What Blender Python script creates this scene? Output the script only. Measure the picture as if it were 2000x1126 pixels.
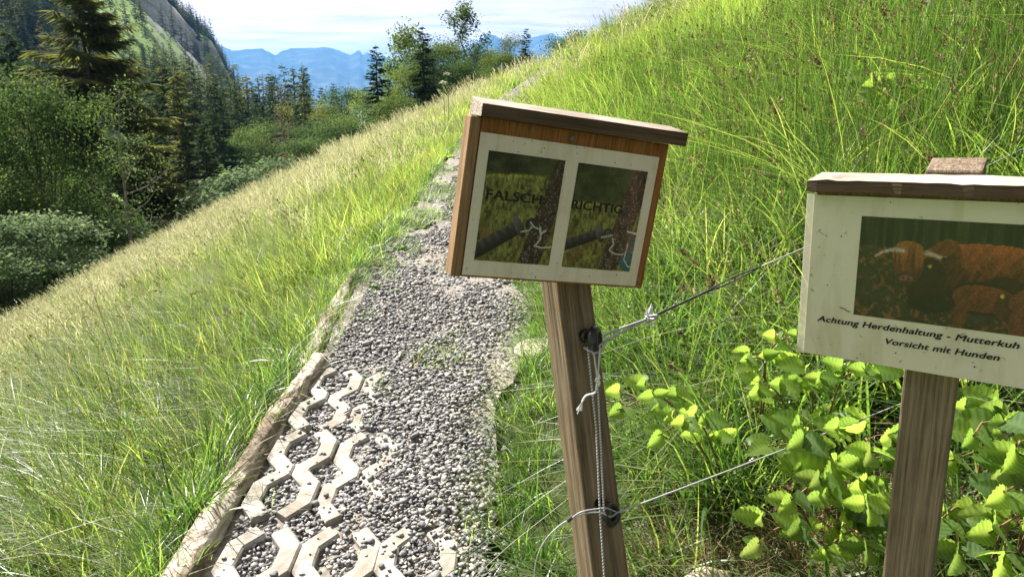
import bpy, math, random
import numpy as np
from mathutils import Matrix, Vector

for o in list(bpy.data.objects):
    bpy.data.objects.remove(o)
SC = bpy.context.scene
COL = SC.collection
RNG = np.random.default_rng(7)
PI = math.pi
R = math.radians

# ------------------------------------------------------------------ camera
cam_data = bpy.data.cameras.new('camera')
cam_data.sensor_width = 36.0
cam_data.lens = 36.0 * 1387 / 2000
cam_data.clip_start = 0.05
cam_data.clip_end = 40000
cam = bpy.data.objects.new('camera', cam_data)
COL.objects.link(cam)
cam.location = (0, 0, 1.7)
cam.rotation_euler = (R(75), 0, 0)
SC.camera = cam
SC.render.resolution_x, SC.render.resolution_y = 1024, 576

# ------------------------------------------------------------------ light
SUN_EL, SUN_AZ = 47.0, -48.0            # azimuth measured from +Y towards +X
world = bpy.data.worlds.new('World')
SC.world = world
world.use_nodes = True
wn, wl = world.node_tree.nodes, world.node_tree.links
wn.clear()
w_out = wn.new('ShaderNodeOutputWorld')
w_bg = wn.new('ShaderNodeBackground')
w_bg.inputs['Strength'].default_value = 0.08
sky = wn.new('ShaderNodeTexSky')
sky.sky_type = 'NISHITA'
sky.sun_disc = False
sky.sun_elevation = R(SUN_EL)
sky.sun_rotation = R(SUN_AZ)
sky.air_density = 1.0
sky.dust_density = 2.2
sky.ozone_density = 1.0
# thin high cloud and a few small cumulus, laid out by direction over the whole sky
w_tc = wn.new('ShaderNodeTexCoord')
w_sep = wn.new('ShaderNodeSeparateXYZ')
wl.new(w_tc.outputs['Generated'], w_sep.inputs[0])
w_add = wn.new('ShaderNodeMath'); w_add.operation = 'ADD'; w_add.inputs[1].default_value = 0.09
wl.new(w_sep.outputs['Z'], w_add.inputs[0])
w_max = wn.new('ShaderNodeMath'); w_max.operation = 'MAXIMUM'; w_max.inputs[1].default_value = 0.05
wl.new(w_add.outputs[0], w_max.inputs[0])
w_dx = wn.new('ShaderNodeMath'); w_dx.operation = 'DIVIDE'
w_dy = wn.new('ShaderNodeMath'); w_dy.operation = 'DIVIDE'
wl.new(w_sep.outputs['X'], w_dx.inputs[0]); wl.new(w_max.outputs[0], w_dx.inputs[1])
wl.new(w_sep.outputs['Y'], w_dy.inputs[0]); wl.new(w_max.outputs[0], w_dy.inputs[1])
w_cmb = wn.new('ShaderNodeCombineXYZ')
wl.new(w_dx.outputs[0], w_cmb.inputs[0]); wl.new(w_dy.outputs[0], w_cmb.inputs[1])
w_n = wn.new('ShaderNodeTexNoise')
w_n.inputs['Scale'].default_value = 1.15
w_n.inputs['Detail'].default_value = 8
w_n.inputs['Roughness'].default_value = 0.62
w_n.inputs['Distortion'].default_value = 0.35
wl.new(w_cmb.outputs[0], w_n.inputs['Vector'])
w_r = wn.new('ShaderNodeValToRGB')
w_r.color_ramp.elements[0].position = 0.36
w_r.color_ramp.elements[0].color = (0.80, 0.80, 0.80, 1)
w_r.color_ramp.elements[1].position = 0.68
w_r.color_ramp.elements[1].color = (1, 1, 1, 1)
wl.new(w_n.outputs['Fac'], w_r.inputs[0])
w_mix = wn.new('ShaderNodeMix'); w_mix.data_type = 'RGBA'
wl.new(w_r.outputs['Color'], w_mix.inputs[0])
wl.new(sky.outputs[0], w_mix.inputs[6])
# the veil takes the brightness of the sky behind it, so it glows towards the sun and greys away from it
w_bw = wn.new('ShaderNodeRGBToBW')
wl.new(sky.outputs[0], w_bw.inputs[0])
w_cl = wn.new('ShaderNodeVectorMath'); w_cl.operation = 'SCALE'
w_cl.inputs[0].default_value = (1.30, 1.0, 0.90)
w_n2 = wn.new('ShaderNodeTexNoise')
w_n2.inputs['Scale'].default_value = 2.6; w_n2.inputs['Detail'].default_value = 7; w_n2.inputs['Roughness'].default_value = 0.6
w_mp = wn.new('ShaderNodeMapping'); w_mp.inputs['Scale'].default_value = (0.55, 1.5, 1); w_mp.inputs['Location'].default_value = (3.1, 1.7, 0)
wl.new(w_cmb.outputs[0], w_mp.inputs[0]); wl.new(w_mp.outputs[0], w_n2.inputs['Vector'])
w_mr = wn.new('ShaderNodeMapRange')
w_mr.inputs[1].default_value = 0.36; w_mr.inputs[2].default_value = 0.66; w_mr.inputs[3].default_value = 0.66; w_mr.inputs[4].default_value = 1.12
wl.new(w_n2.outputs['Fac'], w_mr.inputs[0])
w_ml = wn.new('ShaderNodeMath'); w_ml.operation = 'MULTIPLY'
wl.new(w_mr.outputs[0], w_ml.inputs[0]); wl.new(w_bw.outputs[0], w_ml.inputs[1])
wl.new(w_ml.outputs[0], w_cl.inputs['Scale'])
wl.new(w_cl.outputs[0], w_mix.inputs[7])
wl.new(w_mix.outputs[2], w_bg.inputs['Color'])
wl.new(w_bg.outputs[0], w_out.inputs['Surface'])

sun_l = bpy.data.lights.new('sun', 'SUN')
sun_l.energy = 5.0
sun_l.angle = R(0.55)
sun_l.color = (1.0, 0.955, 0.875)
sun = bpy.data.objects.new('sun', sun_l)
COL.objects.link(sun)
sun_dir = Vector((math.sin(R(SUN_AZ)) * math.cos(R(SUN_EL)), math.cos(R(SUN_AZ)) * math.cos(R(SUN_EL)), math.sin(R(SUN_EL))))
sun.rotation_euler = sun_dir.to_track_quat('Z', 'Y').to_euler()
sun.location = (-20, 30, 60)

SC.view_settings.view_transform = 'Standard'
SC.view_settings.look = 'None'
SC.view_settings.exposure = 1.65
SC.view_settings.gamma = 1.0
SC.view_settings.use_curve_mapping = False
SC.render.engine = 'CYCLES'
cy = SC.cycles
cy.use_denoising = True
try:
    cy.denoiser = 'OPENIMAGEDENOISE'
    cy.denoising_input_passes = 'RGB_ALBEDO_NORMAL'
except Exception:
    pass
cy.max_bounces = 7
cy.diffuse_bounces = 3
cy.glossy_bounces = 2
cy.transmission_bounces = 5
cy.transparent_max_bounces = 6
cy.volume_bounces = 0
cy.sample_clamp_indirect = 8
cy.caustics_reflective = False
cy.caustics_refractive = False

# ------------------------------------------------------------------ picture <-> world helpers (used to measure positions)
F_PX, PITCH = 1387.0, R(15)


def ray(px, py):
    u = (px - 1000) / F_PX
    v = (563 - py) / F_PX
    return np.array([u, math.cos(PITCH) + v * math.sin(PITCH), -math.sin(PITCH) + v * math.cos(PITCH)])


CAM = np.array([0, 0, 1.7])


def on_plane(px, py, p0, n):
    d = ray(px, py)
    t = np.dot(np.asarray(p0) - CAM, n) / np.dot(d, n)
    return CAM + d * t


def az_of(px):
    return math.atan(((px - 1000) / F_PX) / 1.0355)


# ------------------------------------------------------------------ scene graph helpers
def tag(o, label=None, cat=None, group=None, kind=None):
    if label: o['label'] = label
    if cat: o['category'] = cat
    if group: o['group'] = group
    if kind: o['kind'] = kind
    return o


def np_mesh(name, V, Fa, smooth=False, mats=None, midx=None):
    V = np.asarray(V, np.float32)
    me = bpy.data.meshes.new(name)
    fl = [np.asarray(f, np.int32) for f in (Fa if isinstance(Fa, list) else [Fa]) if len(f)]
    me.vertices.add(len(V))
    me.vertices.foreach_set('co', V.ravel())
    nl = sum(f.size for f in fl)
    nf = sum(len(f) for f in fl)
    me.loops.add(nl)
    me.loops.foreach_set('vertex_index', np.concatenate([f.ravel() for f in fl]))
    me.polygons.add(nf)
    tot = np.concatenate([np.full(len(f), f.shape[1], np.int32) for f in fl])
    me.polygons.foreach_set('loop_start', np.concatenate([[0], np.cumsum(tot)[:-1]]).astype(np.int32))
    if smooth:
        me.polygons.foreach_set('use_smooth', np.ones(nf, bool))
    for m in (mats or []):
        me.materials.append(m)
    if midx is not None:
        me.polygons.foreach_set('material_index', np.asarray(midx, np.int32))
    me.update(calc_edges=True)
    return me


def link(name, me, parent=None, loc=None, mat=None):
    o = bpy.data.objects.new(name, me)
    COL.objects.link(o)
    if parent is not None:
        o.parent = parent
    if loc is not None:
        o.location = loc
    if mat is not None:
        o.data.materials.append(mat)
    return o


def empty(name, M=None, label=None, cat=None, group=None):
    o = bpy.data.objects.new(name, None)
    COL.objects.link(o)
    o.empty_display_size = 0.1
    if M is not None:
        o.matrix_world = M
    return tag(o, label, cat, group)


class MB:
    """collects vertices and faces of any size"""
    def __init__(s): s.v, s.f = [], []
    def add(s, vs, fs):
        b = len(s.v)
        s.v += [tuple(map(float, p)) for p in vs]
        s.f += [tuple(i + b for i in f) for f in fs]
        return s
    def box(s, c, h, ch=0.0, M=None):
        """box with half sizes h; ch chamfers every edge"""
        cx, cy_, cz = c
        vs, fs = [], []
        if ch <= 0:
            for z in (-1, 1):
                for y in (-1, 1):
                    for x in (-1, 1):
                        vs.append((x * h[0], y * h[1], z * h[2]))
            fs = [(0, 2, 3, 1), (4, 5, 7, 6), (0, 1, 5, 4), (2, 6, 7, 3), (0, 4, 6, 2), (1, 3, 7, 5)]
        else:
            idx = {}
            for sx in (-1, 1):
                for sy in (-1, 1):
                    for sz in (-1, 1):
                        for a in range(3):
                            p = [sx * (h[0] - ch), sy * (h[1] - ch), sz * (h[2] - ch)]
                            p[a] += ch * (sx, sy, sz)[a]
                            idx[(sx, sy, sz, a)] = len(vs)
                            vs.append(tuple(p))
            q = [(-1, -1), (1, -1), (1, 1), (-1, 1)]
            for a in range(3):
                b_, c_ = (a + 1) % 3, (a + 2) % 3
                for sg in (-1, 1):
                    f = []
                    for (u, w) in q:
                        k = [0, 0, 0]; k[a] = sg; k[b_] = u; k[c_] = w
                        f.append(idx[(*k, a)])
                    fs.append(tuple(f if sg > 0 else f[::-1]))
            for a in range(3):                       # edge faces along axis a
                b_, c_ = (a + 1) % 3, (a + 2) % 3
                for u in (-1, 1):
                    for w in (-1, 1):
                        f = []
                        for (sg, ax) in ((-1, b_), (1, b_), (1, c_), (-1, c_)):
                            k = [0, 0, 0]; k[a] = sg; k[b_] = u; k[c_] = w
                            f.append(idx[(*k, ax)])
                        fs.append(tuple(f if u * w < 0 else f[::-1]))
            for sx in (-1, 1):
                for sy in (-1, 1):
                    for sz in (-1, 1):
                        f = [idx[(sx, sy, sz, a)] for a in range(3)]
                        fs.append(tuple(f if sx * sy * sz > 0 else f[::-1]))
        pts = [Vector((p[0] + cx, p[1] + cy_, p[2] + cz)) for p in vs]
        if M is not None:
            pts = [M @ p for p in pts]
        return s.add(pts, fs)
    def tube(s, pts, rad, n=8, cap=True):
        pts = [np.asarray(p, float) for p in pts]
        rad = list(rad) if hasattr(rad, '__len__') else [rad] * len(pts)
        up = np.array([0.13, 0.21, 0.97])
        rings = []
        for i, p in enumerate(pts):
            d = pts[min(i + 1, len(pts) - 1)] - pts[max(i - 1, 0)]
            d /= np.linalg.norm(d) + 1e-12
            a = np.cross(d, up)
            if np.linalg.norm(a) < 0.1: a = np.cross(d, [1, 0, 0])
            a /= np.linalg.norm(a); b = np.cross(d, a)
            rings += [p + rad[i] * (a * math.cos(t) + b * math.sin(t)) for t in [2 * PI * k / n for k in range(n)]]
        fs = []
        for i in range(len(pts) - 1):
            for k in range(n):
                k2 = (k + 1) % n
                fs.append((i * n + k, i * n + k2, (i + 1) * n + k2, (i + 1) * n + k))
        if cap:
            fs.append(tuple(range(n))[::-1]); fs.append(tuple(range((len(pts) - 1) * n, len(pts) * n)))
        return s.add(rings, fs)
    def mesh(s, name, mat=None, smooth=False):
        me = bpy.data.meshes.new(name)
        me.from_pydata(s.v, [], s.f)
        if smooth:
            me.polygons.foreach_set('use_smooth', np.ones(len(me.polygons), bool))
        if mat: me.materials.append(mat)
        me.update()
        return me
    def obj(s, name, mat, parent=None, smooth=False, loc=None):
        return link(name, s.mesh(name, mat, smooth), parent, loc)


# value noise -------------------------------------------------------
def _h(ix, iy, s):
    n = (ix.astype(np.int64) * 374761393 + iy.astype(np.int64) * 668265263 + s * 1442695041) & 0xffffffff
    n = ((n ^ (n >> 13)) * 1274126177) & 0xffffffff
    n = n ^ (n >> 16)
    return (n & 0xffff) / 65535.0


def vn(x, y, s=0):
    x = np.asarray(x, float); y = np.asarray(y, float)
    ix, iy = np.floor(x), np.floor(y)
    fx, fy = x - ix, y - iy
    fx = fx * fx * (3 - 2 * fx); fy = fy * fy * (3 - 2 * fy)
    a = _h(ix, iy, s); b = _h(ix + 1, iy, s); c = _h(ix, iy + 1, s); d = _h(ix + 1, iy + 1, s)
    return (a * (1 - fx) + b * fx) * (1 - fy) + (c * (1 - fx) + d * fx) * fy


def fbm(x, y, s=0, o=4):
    t, a, n = 0, 0.5, 0
    for k in range(o):
        t = t + a * vn(x * 2 ** k, y * 2 ** k, s + k * 17); n += a; a *= 0.5
    return t / n


def sstep(a, b, x):
    t = np.clip((x - a) / (b - a), 0, 1)
    return t * t * (3 - 2 * t)


# ------------------------------------------------------------------ materials
def newmat(name):
    m = bpy.data.materials.new(name)
    m.use_nodes = True
    nt = m.node_tree
    nt.nodes.clear()
    out = nt.nodes.new('ShaderNodeOutputMaterial')
    return m, nt, out


def N(nt, t, **kw):
    n = nt.nodes.new(t)
    for k, v in kw.items():
        if k.startswith('i_'):
            key = k[2:].replace('_', ' ')
            n.inputs[key].default_value = v
        else:
            setattr(n, k, v)
    return n


def ramp(nt, fac, stops):
    r = nt.nodes.new('ShaderNodeValToRGB')
    el = r.color_ramp.elements
    while len(el) < len(stops): el.new(0.5)
    for e, (p, c) in zip(el, stops):
        e.position = p; e.color = (*c, 1)
    nt.links.new(fac, r.inputs[0])
    return r.outputs[0]


def noise(nt, vec, scale, detail=4, rough=0.55, dist=0.0):
    n = N(nt, 'ShaderNodeTexNoise')
    n.inputs['Scale'].default_value = scale; n.inputs['Detail'].default_value = detail
    n.inputs['Roughness'].default_value = rough; n.inputs['Distortion'].default_value = dist
    if vec is not None: nt.links.new(vec, n.inputs['Vector'])
    return n.outputs['Fac']


def mixc(nt, fac, a, b, mode='MIX'):
    m = N(nt, 'ShaderNodeMix', data_type='RGBA', blend_type=mode)
    for sock, v in ((m.inputs[0], fac), (m.inputs[6], a), (m.inputs[7], b)):
        if isinstance(v, bpy.types.NodeSocket): nt.links.new(v, sock)
        elif isinstance(v, (int, float)): sock.default_value = v
        else: sock.default_value = (*v, 1)
    return m.outputs[2]


def coords(nt, scale=(1, 1, 1), kind='Object'):
    tc = N(nt, 'ShaderNodeTexCoord')
    mp = N(nt, 'ShaderNodeMapping')
    mp.inputs['Scale'].default_value = scale
    nt.links.new(tc.outputs[kind], mp.inputs[0])
    return mp.outputs[0]


def bsdf(nt, out, col, rough=0.8, spec=0.3, bump=None, bstr=0.3, bdist=0.01, coat=0.0):
    b = N(nt, 'ShaderNodeBsdfPrincipled')
    if isinstance(col, bpy.types.NodeSocket): nt.links.new(col, b.inputs['Base Color'])
    else: b.inputs['Base Color'].default_value = (*col, 1)
    b.inputs['Roughness'].default_value = rough
    b.inputs['Specular IOR Level'].default_value = spec
    b.inputs['Coat Weight'].default_value = coat
    b.inputs['Coat Roughness'].default_value = 0.08
    if bump is not None:
        bn = N(nt, 'ShaderNodeBump'); bn.inputs['Strength'].default_value = bstr; bn.inputs['Distance'].default_value = bdist
        nt.links.new(bump, bn.inputs['Height']); nt.links.new(bn.outputs[0], b.inputs['Normal'])
    nt.links.new(b.outputs[0], out.inputs['Surface'])
    return b


def m_leaf(name, stops, trans, tw=0.5, rough=0.45, gloss=0.05, veins=False):
    """thin leaf: diffuse + translucent + a little sheen, colour varied blade by blade and plant by plant"""
    m, nt, out = newmat(name)
    g = N(nt, 'ShaderNodeNewGeometry')
    oi = N(nt, 'ShaderNodeObjectInfo')
    ma = N(nt, 'ShaderNodeMath', operation='MULTIPLY_ADD'); ma.inputs[1].default_value = 0.6
    nt.links.new(g.outputs['Random Per Island'], ma.inputs[0])
    mb = N(nt, 'ShaderNodeMath', operation='MULTIPLY'); mb.inputs[1].default_value = 0.4
    nt.links.new(oi.outputs['Random'], mb.inputs[0]); nt.links.new(mb.outputs[0], ma.inputs[2])
    col = ramp(nt, ma.outputs[0], stops)
    if veins:
        va = N(nt, 'ShaderNodeAttribute', attribute_name='vein')
        col = mixc(nt, va.outputs['Fac'], mixc(nt, 1.0, col, (.72, .78, .8), 'MULTIPLY'), mixc(nt, 1.0, col, (1.55, 1.4, 1.6), 'MULTIPLY'))
    tcol = mixc(nt, 1.0, col, trans, 'MULTIPLY')
    d = N(nt, 'ShaderNodeBsdfDiffuse'); nt.links.new(col, d.inputs[0])
    t = N(nt, 'ShaderNodeBsdfTranslucent'); nt.links.new(tcol, t.inputs[0])
    mx = N(nt, 'ShaderNodeMixShader'); mx.inputs[0].default_value = tw
    nt.links.new(d.outputs[0], mx.inputs[1]); nt.links.new(t.outputs[0], mx.inputs[2])
    gl = N(nt, 'ShaderNodeBsdfGlossy'); gl.inputs['Roughness'].default_value = rough
    fr = N(nt, 'ShaderNodeFresnel'); fr.inputs[0].default_value = 1.4
    gm = N(nt, 'ShaderNodeMath', operation='MULTIPLY'); gm.inputs[1].default_value = gloss * 7
    nt.links.new(fr.outputs[0], gm.inputs[0])
    gm2 = N(nt, 'ShaderNodeMath', operation='MINIMUM'); gm2.inputs[1].default_value = 0.10
    nt.links.new(gm.outputs[0], gm2.inputs[0])
    m2 = N(nt, 'ShaderNodeMixShader')
    nt.links.new(gm2.outputs[0], m2.inputs[0]); nt.links.new(mx.outputs[0], m2.inputs[1]); nt.links.new(gl.outputs[0], m2.inputs[2])
    nt.links.new(m2.outputs[0], out.inputs['Surface'])
    return m


M = {}
# trans multiplies the leaf's own colour, so values above 1 give a bright yellow-green glow against the light
M['grass'] = m_leaf('grass', [(0, (0.014, 0.038, 0.008)), (0.32, (0.050, 0.094, 0.021)), (0.62, (0.118, 0.162, 0.042)), (0.86, (0.185, 0.205, 0.074)), (1, (0.27, 0.26, 0.14))], (5.0, 4.6, 2.8), 0.5, 0.5, 0.018)
M['lush'] = m_leaf('lush', [(0, (0.010, 0.034, 0.008)), (0.4, (0.036, 0.084, 0.018)), (0.72, (0.088, 0.146, 0.034)), (1, (0.165, 0.20, 0.064))], (5.4, 4.7, 2.6), 0.5, 0.46, 0.022)
M['stem_dry'] = m_leaf('stem_dry', [(0, (0.14, 0.16, 0.055)), (0.5, (0.24, 0.235, 0.11)), (1, (0.36, 0.32, 0.18))], (1.5, 1.5, 1.2), 0.4, 0.5, 0.01)
M['straw'] = m_leaf('straw', [(0, (0.24, 0.27, 0.125)), (0.5, (0.41, 0.40, 0.235)), (1, (0.56, 0.52, 0.37))], (1.55, 1.55, 1.45), 0.42, 0.5, 0.01)
M['rush'] = m_leaf('rush', [(0, (0.018, 0.048, 0.013)), (0.6, (0.040, 0.085, 0.020)), (1, (0.11, 0.14, 0.04))], (4.2, 4.0, 2.0), 0.42, 0.58, 0.02)
M['brown_head'] = m_leaf('brown_head', [(0, (0.085, 0.065, 0.034)), (0.6, (0.17, 0.135, 0.07)), (1, (0.30, 0.245, 0.14))], (1.2, 1.1, 0.9), 0.35, 0.6, 0.006)
M['bramble'] = m_leaf('bramble', [(0, (0.040, 0.085, 0.022)), (0.5, (0.076, 0.130, 0.030)), (1, (0.12, 0.17, 0.040))], (4.9, 4.7, 2.6), 0.56, 0.4, 0.03, True)
M['bramble_dark'] = m_leaf('bramble_dark', [(0, (0.030, 0.068, 0.022)), (0.5, (0.062, 0.112, 0.036)), (1, (0.12, 0.165, 0.075))], (4.4, 3.8, 1.8), 0.5, 0.45, 0.02, True)
M['herb'] = m_leaf('herb', [(0, (0.035, 0.10, 0.018)), (0.6, (0.06, 0.14, 0.024)), (1, (0.10, 0.17, 0.03))], (4.4, 3.7, 2.0), 0.5, 0.4, 0.008)
M['needle'] = m_leaf('needle', [(0, (0.012, 0.026, 0.013)), (0.55, (0.026, 0.047, 0.021)), (1, (0.062, 0.084, 0.032))], (2.4, 2.4, 1.5), 0.3, 0.6, 0.006)
M['needle_olive'] = m_leaf('needle_olive', [(0, (0.026, 0.038, 0.015)), (0.5, (0.060, 0.076, 0.027)), (1, (0.125, 0.130, 0.045))], (2.8, 2.6, 1.5), 0.36, 0.6, 0.006)
M['needle_dead'] = m_leaf('needle_dead', [(0, (0.045, 0.028, 0.018)), (0.5, (0.09, 0.058, 0.036)), (1, (0.15, 0.10, 0.06))], (1.2, 1.1, 1.0), 0.25, 0.6, 0.01)
M['leaf_mid'] = m_leaf('leaf_mid', [(0, (0.020, 0.046, 0.018)), (0.5, (0.054, 0.096, 0.031)), (1, (0.140, 0.180, 0.060))], (2.6, 2.5, 1.6), 0.3, 0.55, 0.006)
M['leaf_bright'] = m_leaf('leaf_bright', [(0, (0.032, 0.066, 0.020)), (0.5, (0.078, 0.125, 0.034)), (1, (0.16, 0.20, 0.060))], (2.9, 2.6, 1.6), 0.34, 0.55, 0.006)
M['leaf_olive'] = m_leaf('leaf_olive', [(0, (0.026, 0.044, 0.014)), (0.5, (0.066, 0.088, 0.025)), (1, (0.135, 0.15, 0.042))], (2.6, 2.4, 1.4), 0.33, 0.5, 0.006)
M['leaf_silver'] = m_leaf('leaf_silver', [(0, (0.050, 0.085, 0.042)), (0.5, (0.105, 0.155, 0.078)), (1, (0.18, 0.23, 0.13))], (1.9, 2.0, 1.4), 0.35, 0.5, 0.006)


def m_wood(name, dark, light, scale=(30, 30, 1.6), rough=0.85, weather=0.0, grey=(0.30, 0.27, 0.22), bstr=0.5):
    m, nt, out = newmat(name)
    v = coords(nt, scale)
    n1 = noise(nt, v, 1.6, 6, 0.65, 0.8)
    n2 = noise(nt, v, 6.0, 3, 0.6)
    v3 = coords(nt, (1, 1, 1))
    n3 = noise(nt, v3, 9.0, 4, 0.6)
    c = ramp(nt, n1, [(0.28, dark), (0.5, tuple((a + b) / 2 for a, b in zip(dark, light))), (0.72, light)])
    c = mixc(nt, n2, c, tuple(x * 0.6 for x in dark), 'MIX') if False else c
    f2 = ramp(nt, n2, [(0.34, (0.45, 0.42, 0.4)), (0.55, (1, 1, 1))])
    c = mixc(nt, 0.75, c, f2, 'MULTIPLY')
    if weather > 0:
        w = ramp(nt, n3, [(0.4, (0, 0, 0)), (0.65, (weather,) * 3)])
        c = mixc(nt, w, c, grey)
    ad = N(nt, 'ShaderNodeMath', operation='ADD')
    nt.links.new(n1, ad.inputs[0]); nt.links.new(n2, ad.inputs[1])
    bsdf(nt, out, c, rough, 0.25, ad.outputs[0], bstr, 0.004)
    return m


M['post'] = m_wood('post', (0.055, 0.040, 0.024), (0.27, 0.205, 0.125), (45, 45, 1.8), weather=0.22, grey=(0.24, 0.20, 0.14))
M['post_grey'] = m_wood('post_grey', (0.050, 0.036, 0.024), (0.42, 0.320, 0.215), (75, 75, 1.3), weather=0.35, grey=(0.33, 0.27, 0.20), bstr=1.0)
M['board'] = m_wood('board', (0.16, 0.062, 0.018), (0.36, 0.165, 0.055), (70, 20, 3.0), weather=0.08, grey=(0.22, 0.13, 0.06))
M['frame_wood'] = m_wood('frame_wood', (0.15, 0.085, 0.035), (0.34, 0.21, 0.10), (50, 50, 2.0), weather=0.25)
M['roof_wood'] = m_wood('roof_wood', (0.10, 0.062, 0.034), (0.36, 0.265, 0.17), (2.0, 40, 40), weather=0.45, grey=(0.40, 0.34, 0.26))
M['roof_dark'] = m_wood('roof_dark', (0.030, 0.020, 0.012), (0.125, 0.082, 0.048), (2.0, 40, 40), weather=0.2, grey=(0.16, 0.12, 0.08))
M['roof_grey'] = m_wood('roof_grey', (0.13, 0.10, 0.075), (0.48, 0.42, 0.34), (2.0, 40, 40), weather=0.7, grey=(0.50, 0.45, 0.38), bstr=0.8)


def m_log():
    m, nt, out = newmat('log_bark')
    v = coords(nt, (14, 2.2, 14))
    n1 = noise(nt, v, 1.5, 7, 0.65, 0.5)
    n2 = noise(nt, coords(nt, (1, 1, 1)), 22, 5, 0.65)
    n3 = noise(nt, coords(nt, (1, 0.4, 1)), 5, 4, 0.6, 1.0)
    c = ramp(nt, n1, [(0.30, (0.15, 0.122, 0.095)), (0.5, (0.38, 0.335, 0.275)), (0.7, (0.60, 0.55, 0.475))])
    bark = ramp(nt, n2, [(0.35, (0.06, 0.042, 0.03)), (0.65, (0.21, 0.16, 0.11))])
    w = ramp(nt, n3, [(0.50, (0, 0, 0)), (0.57, (0.85,) * 3)])
    c = mixc(nt, w, c, bark)
    ad = N(nt, 'ShaderNodeMath', operation='ADD')
    nt.links.new(n1, ad.inputs[0]); nt.links.new(w, ad.inputs[1])
    bsdf(nt, out, c, 0.9, 0.2, ad.outputs[0], 0.9, 0.008)
    return m


M['log'] = m_log()


def m_concrete():
    m, nt, out = newmat('paver_concrete')
    v = coords(nt)
    n1 = noise(nt, v, 14, 5, 0.6)
    n2 = noise(nt, v, 230, 3, 0.7)
    c = ramp(nt, n1, [(0.3, (0.36, 0.345, 0.31)), (0.7, (0.50, 0.485, 0.445))])
    st_ = ramp(nt, noise(nt, v, 5.5, 5, 0.65, 0.6), [(0.40, (0.52, 0.48, 0.42)), (0.58, (1, 1, 1))])
    c = mixc(nt, 0.85, c, st_, 'MULTIPLY')
    sp = ramp(nt, n2, [(0.33, (0.5, 0.48, 0.45)), (0.52, (1, 1, 1))])
    c = mixc(nt, 0.8, c, sp, 'MULTIPLY')
    bsdf(nt, out, c, 0.92, 0.2, n2, 0.35, 0.003)
    return m


M['paver'] = m_concrete()


def m_gravel():
    m, nt, out = newmat('gravel_stone')
    g = N(nt, 'ShaderNodeNewGeometry')
    c = ramp(nt, g.outputs['Random Per Island'], [(0.0, (0.10, 0.102, 0.104)), (0.40, (0.20, 0.201, 0.203)), (0.75, (0.31, 0.305, 0.295)), (0.93, (0.40, 0.38, 0.34)), (1.0, (0.46, 0.40, 0.32))])
    n = noise(nt, coords(nt), 160, 4, 0.65)
    c = mixc(nt, 0.6, c, ramp(nt, n, [(0.3, (0.6, 0.6, 0.6)), (0.7, (1.25, 1.25, 1.25))]), 'MULTIPLY')
    bsdf(nt, out, c, 0.75, 0.35, n, 0.4, 0.003)
    return m


M['gravel'] = m_gravel()


def m_path():
    m, nt, out = newmat('path_dirt')
    v = coords(nt)
    n1 = noise(nt, v, 2.2, 5, 0.6)
    n2 = noise(nt, v, 38, 5, 0.7)
    vo = N(nt, 'ShaderNodeTexVoronoi'); vo.inputs['Scale'].default_value = 42
    nt.links.new(v, vo.inputs['Vector'])
    sep = N(nt, 'ShaderNodeSeparateColor'); nt.links.new(vo.outputs['Color'], sep.inputs[0])
    st = ramp(nt, sep.outputs[0], [(0, (0.10, 0.105, 0.115)), (0.5, (0.21, 0.21, 0.215)), (1, (0.36, 0.34, 0.30))])
    dirt = ramp(nt, n2, [(0.3, (0.20, 0.18, 0.145)), (0.7, (0.42, 0.385, 0.325))])
    w = ramp(nt, n1, [(0.42, (0.15,) * 3), (0.62, (0.85,) * 3)])
    c = mixc(nt, w, dirt, st)
    ed = ramp(nt, vo.outputs['Distance'], [(0.0, (1, 1, 1)), (0.6, (0.45, 0.45, 0.45))])
    c = mixc(nt, 0.5, c, ed, 'MULTIPLY')
    inv = N(nt, 'ShaderNodeMath', operation='SUBTRACT'); inv.inputs[0].default_value = 1
    nt.links.new(vo.outputs['Distance'], inv.inputs[1])
    bsdf(nt, out, c, 0.95, 0.15, inv.outputs[0], 0.6, 0.012)
    return m


M['path'] = m_path()


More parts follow.
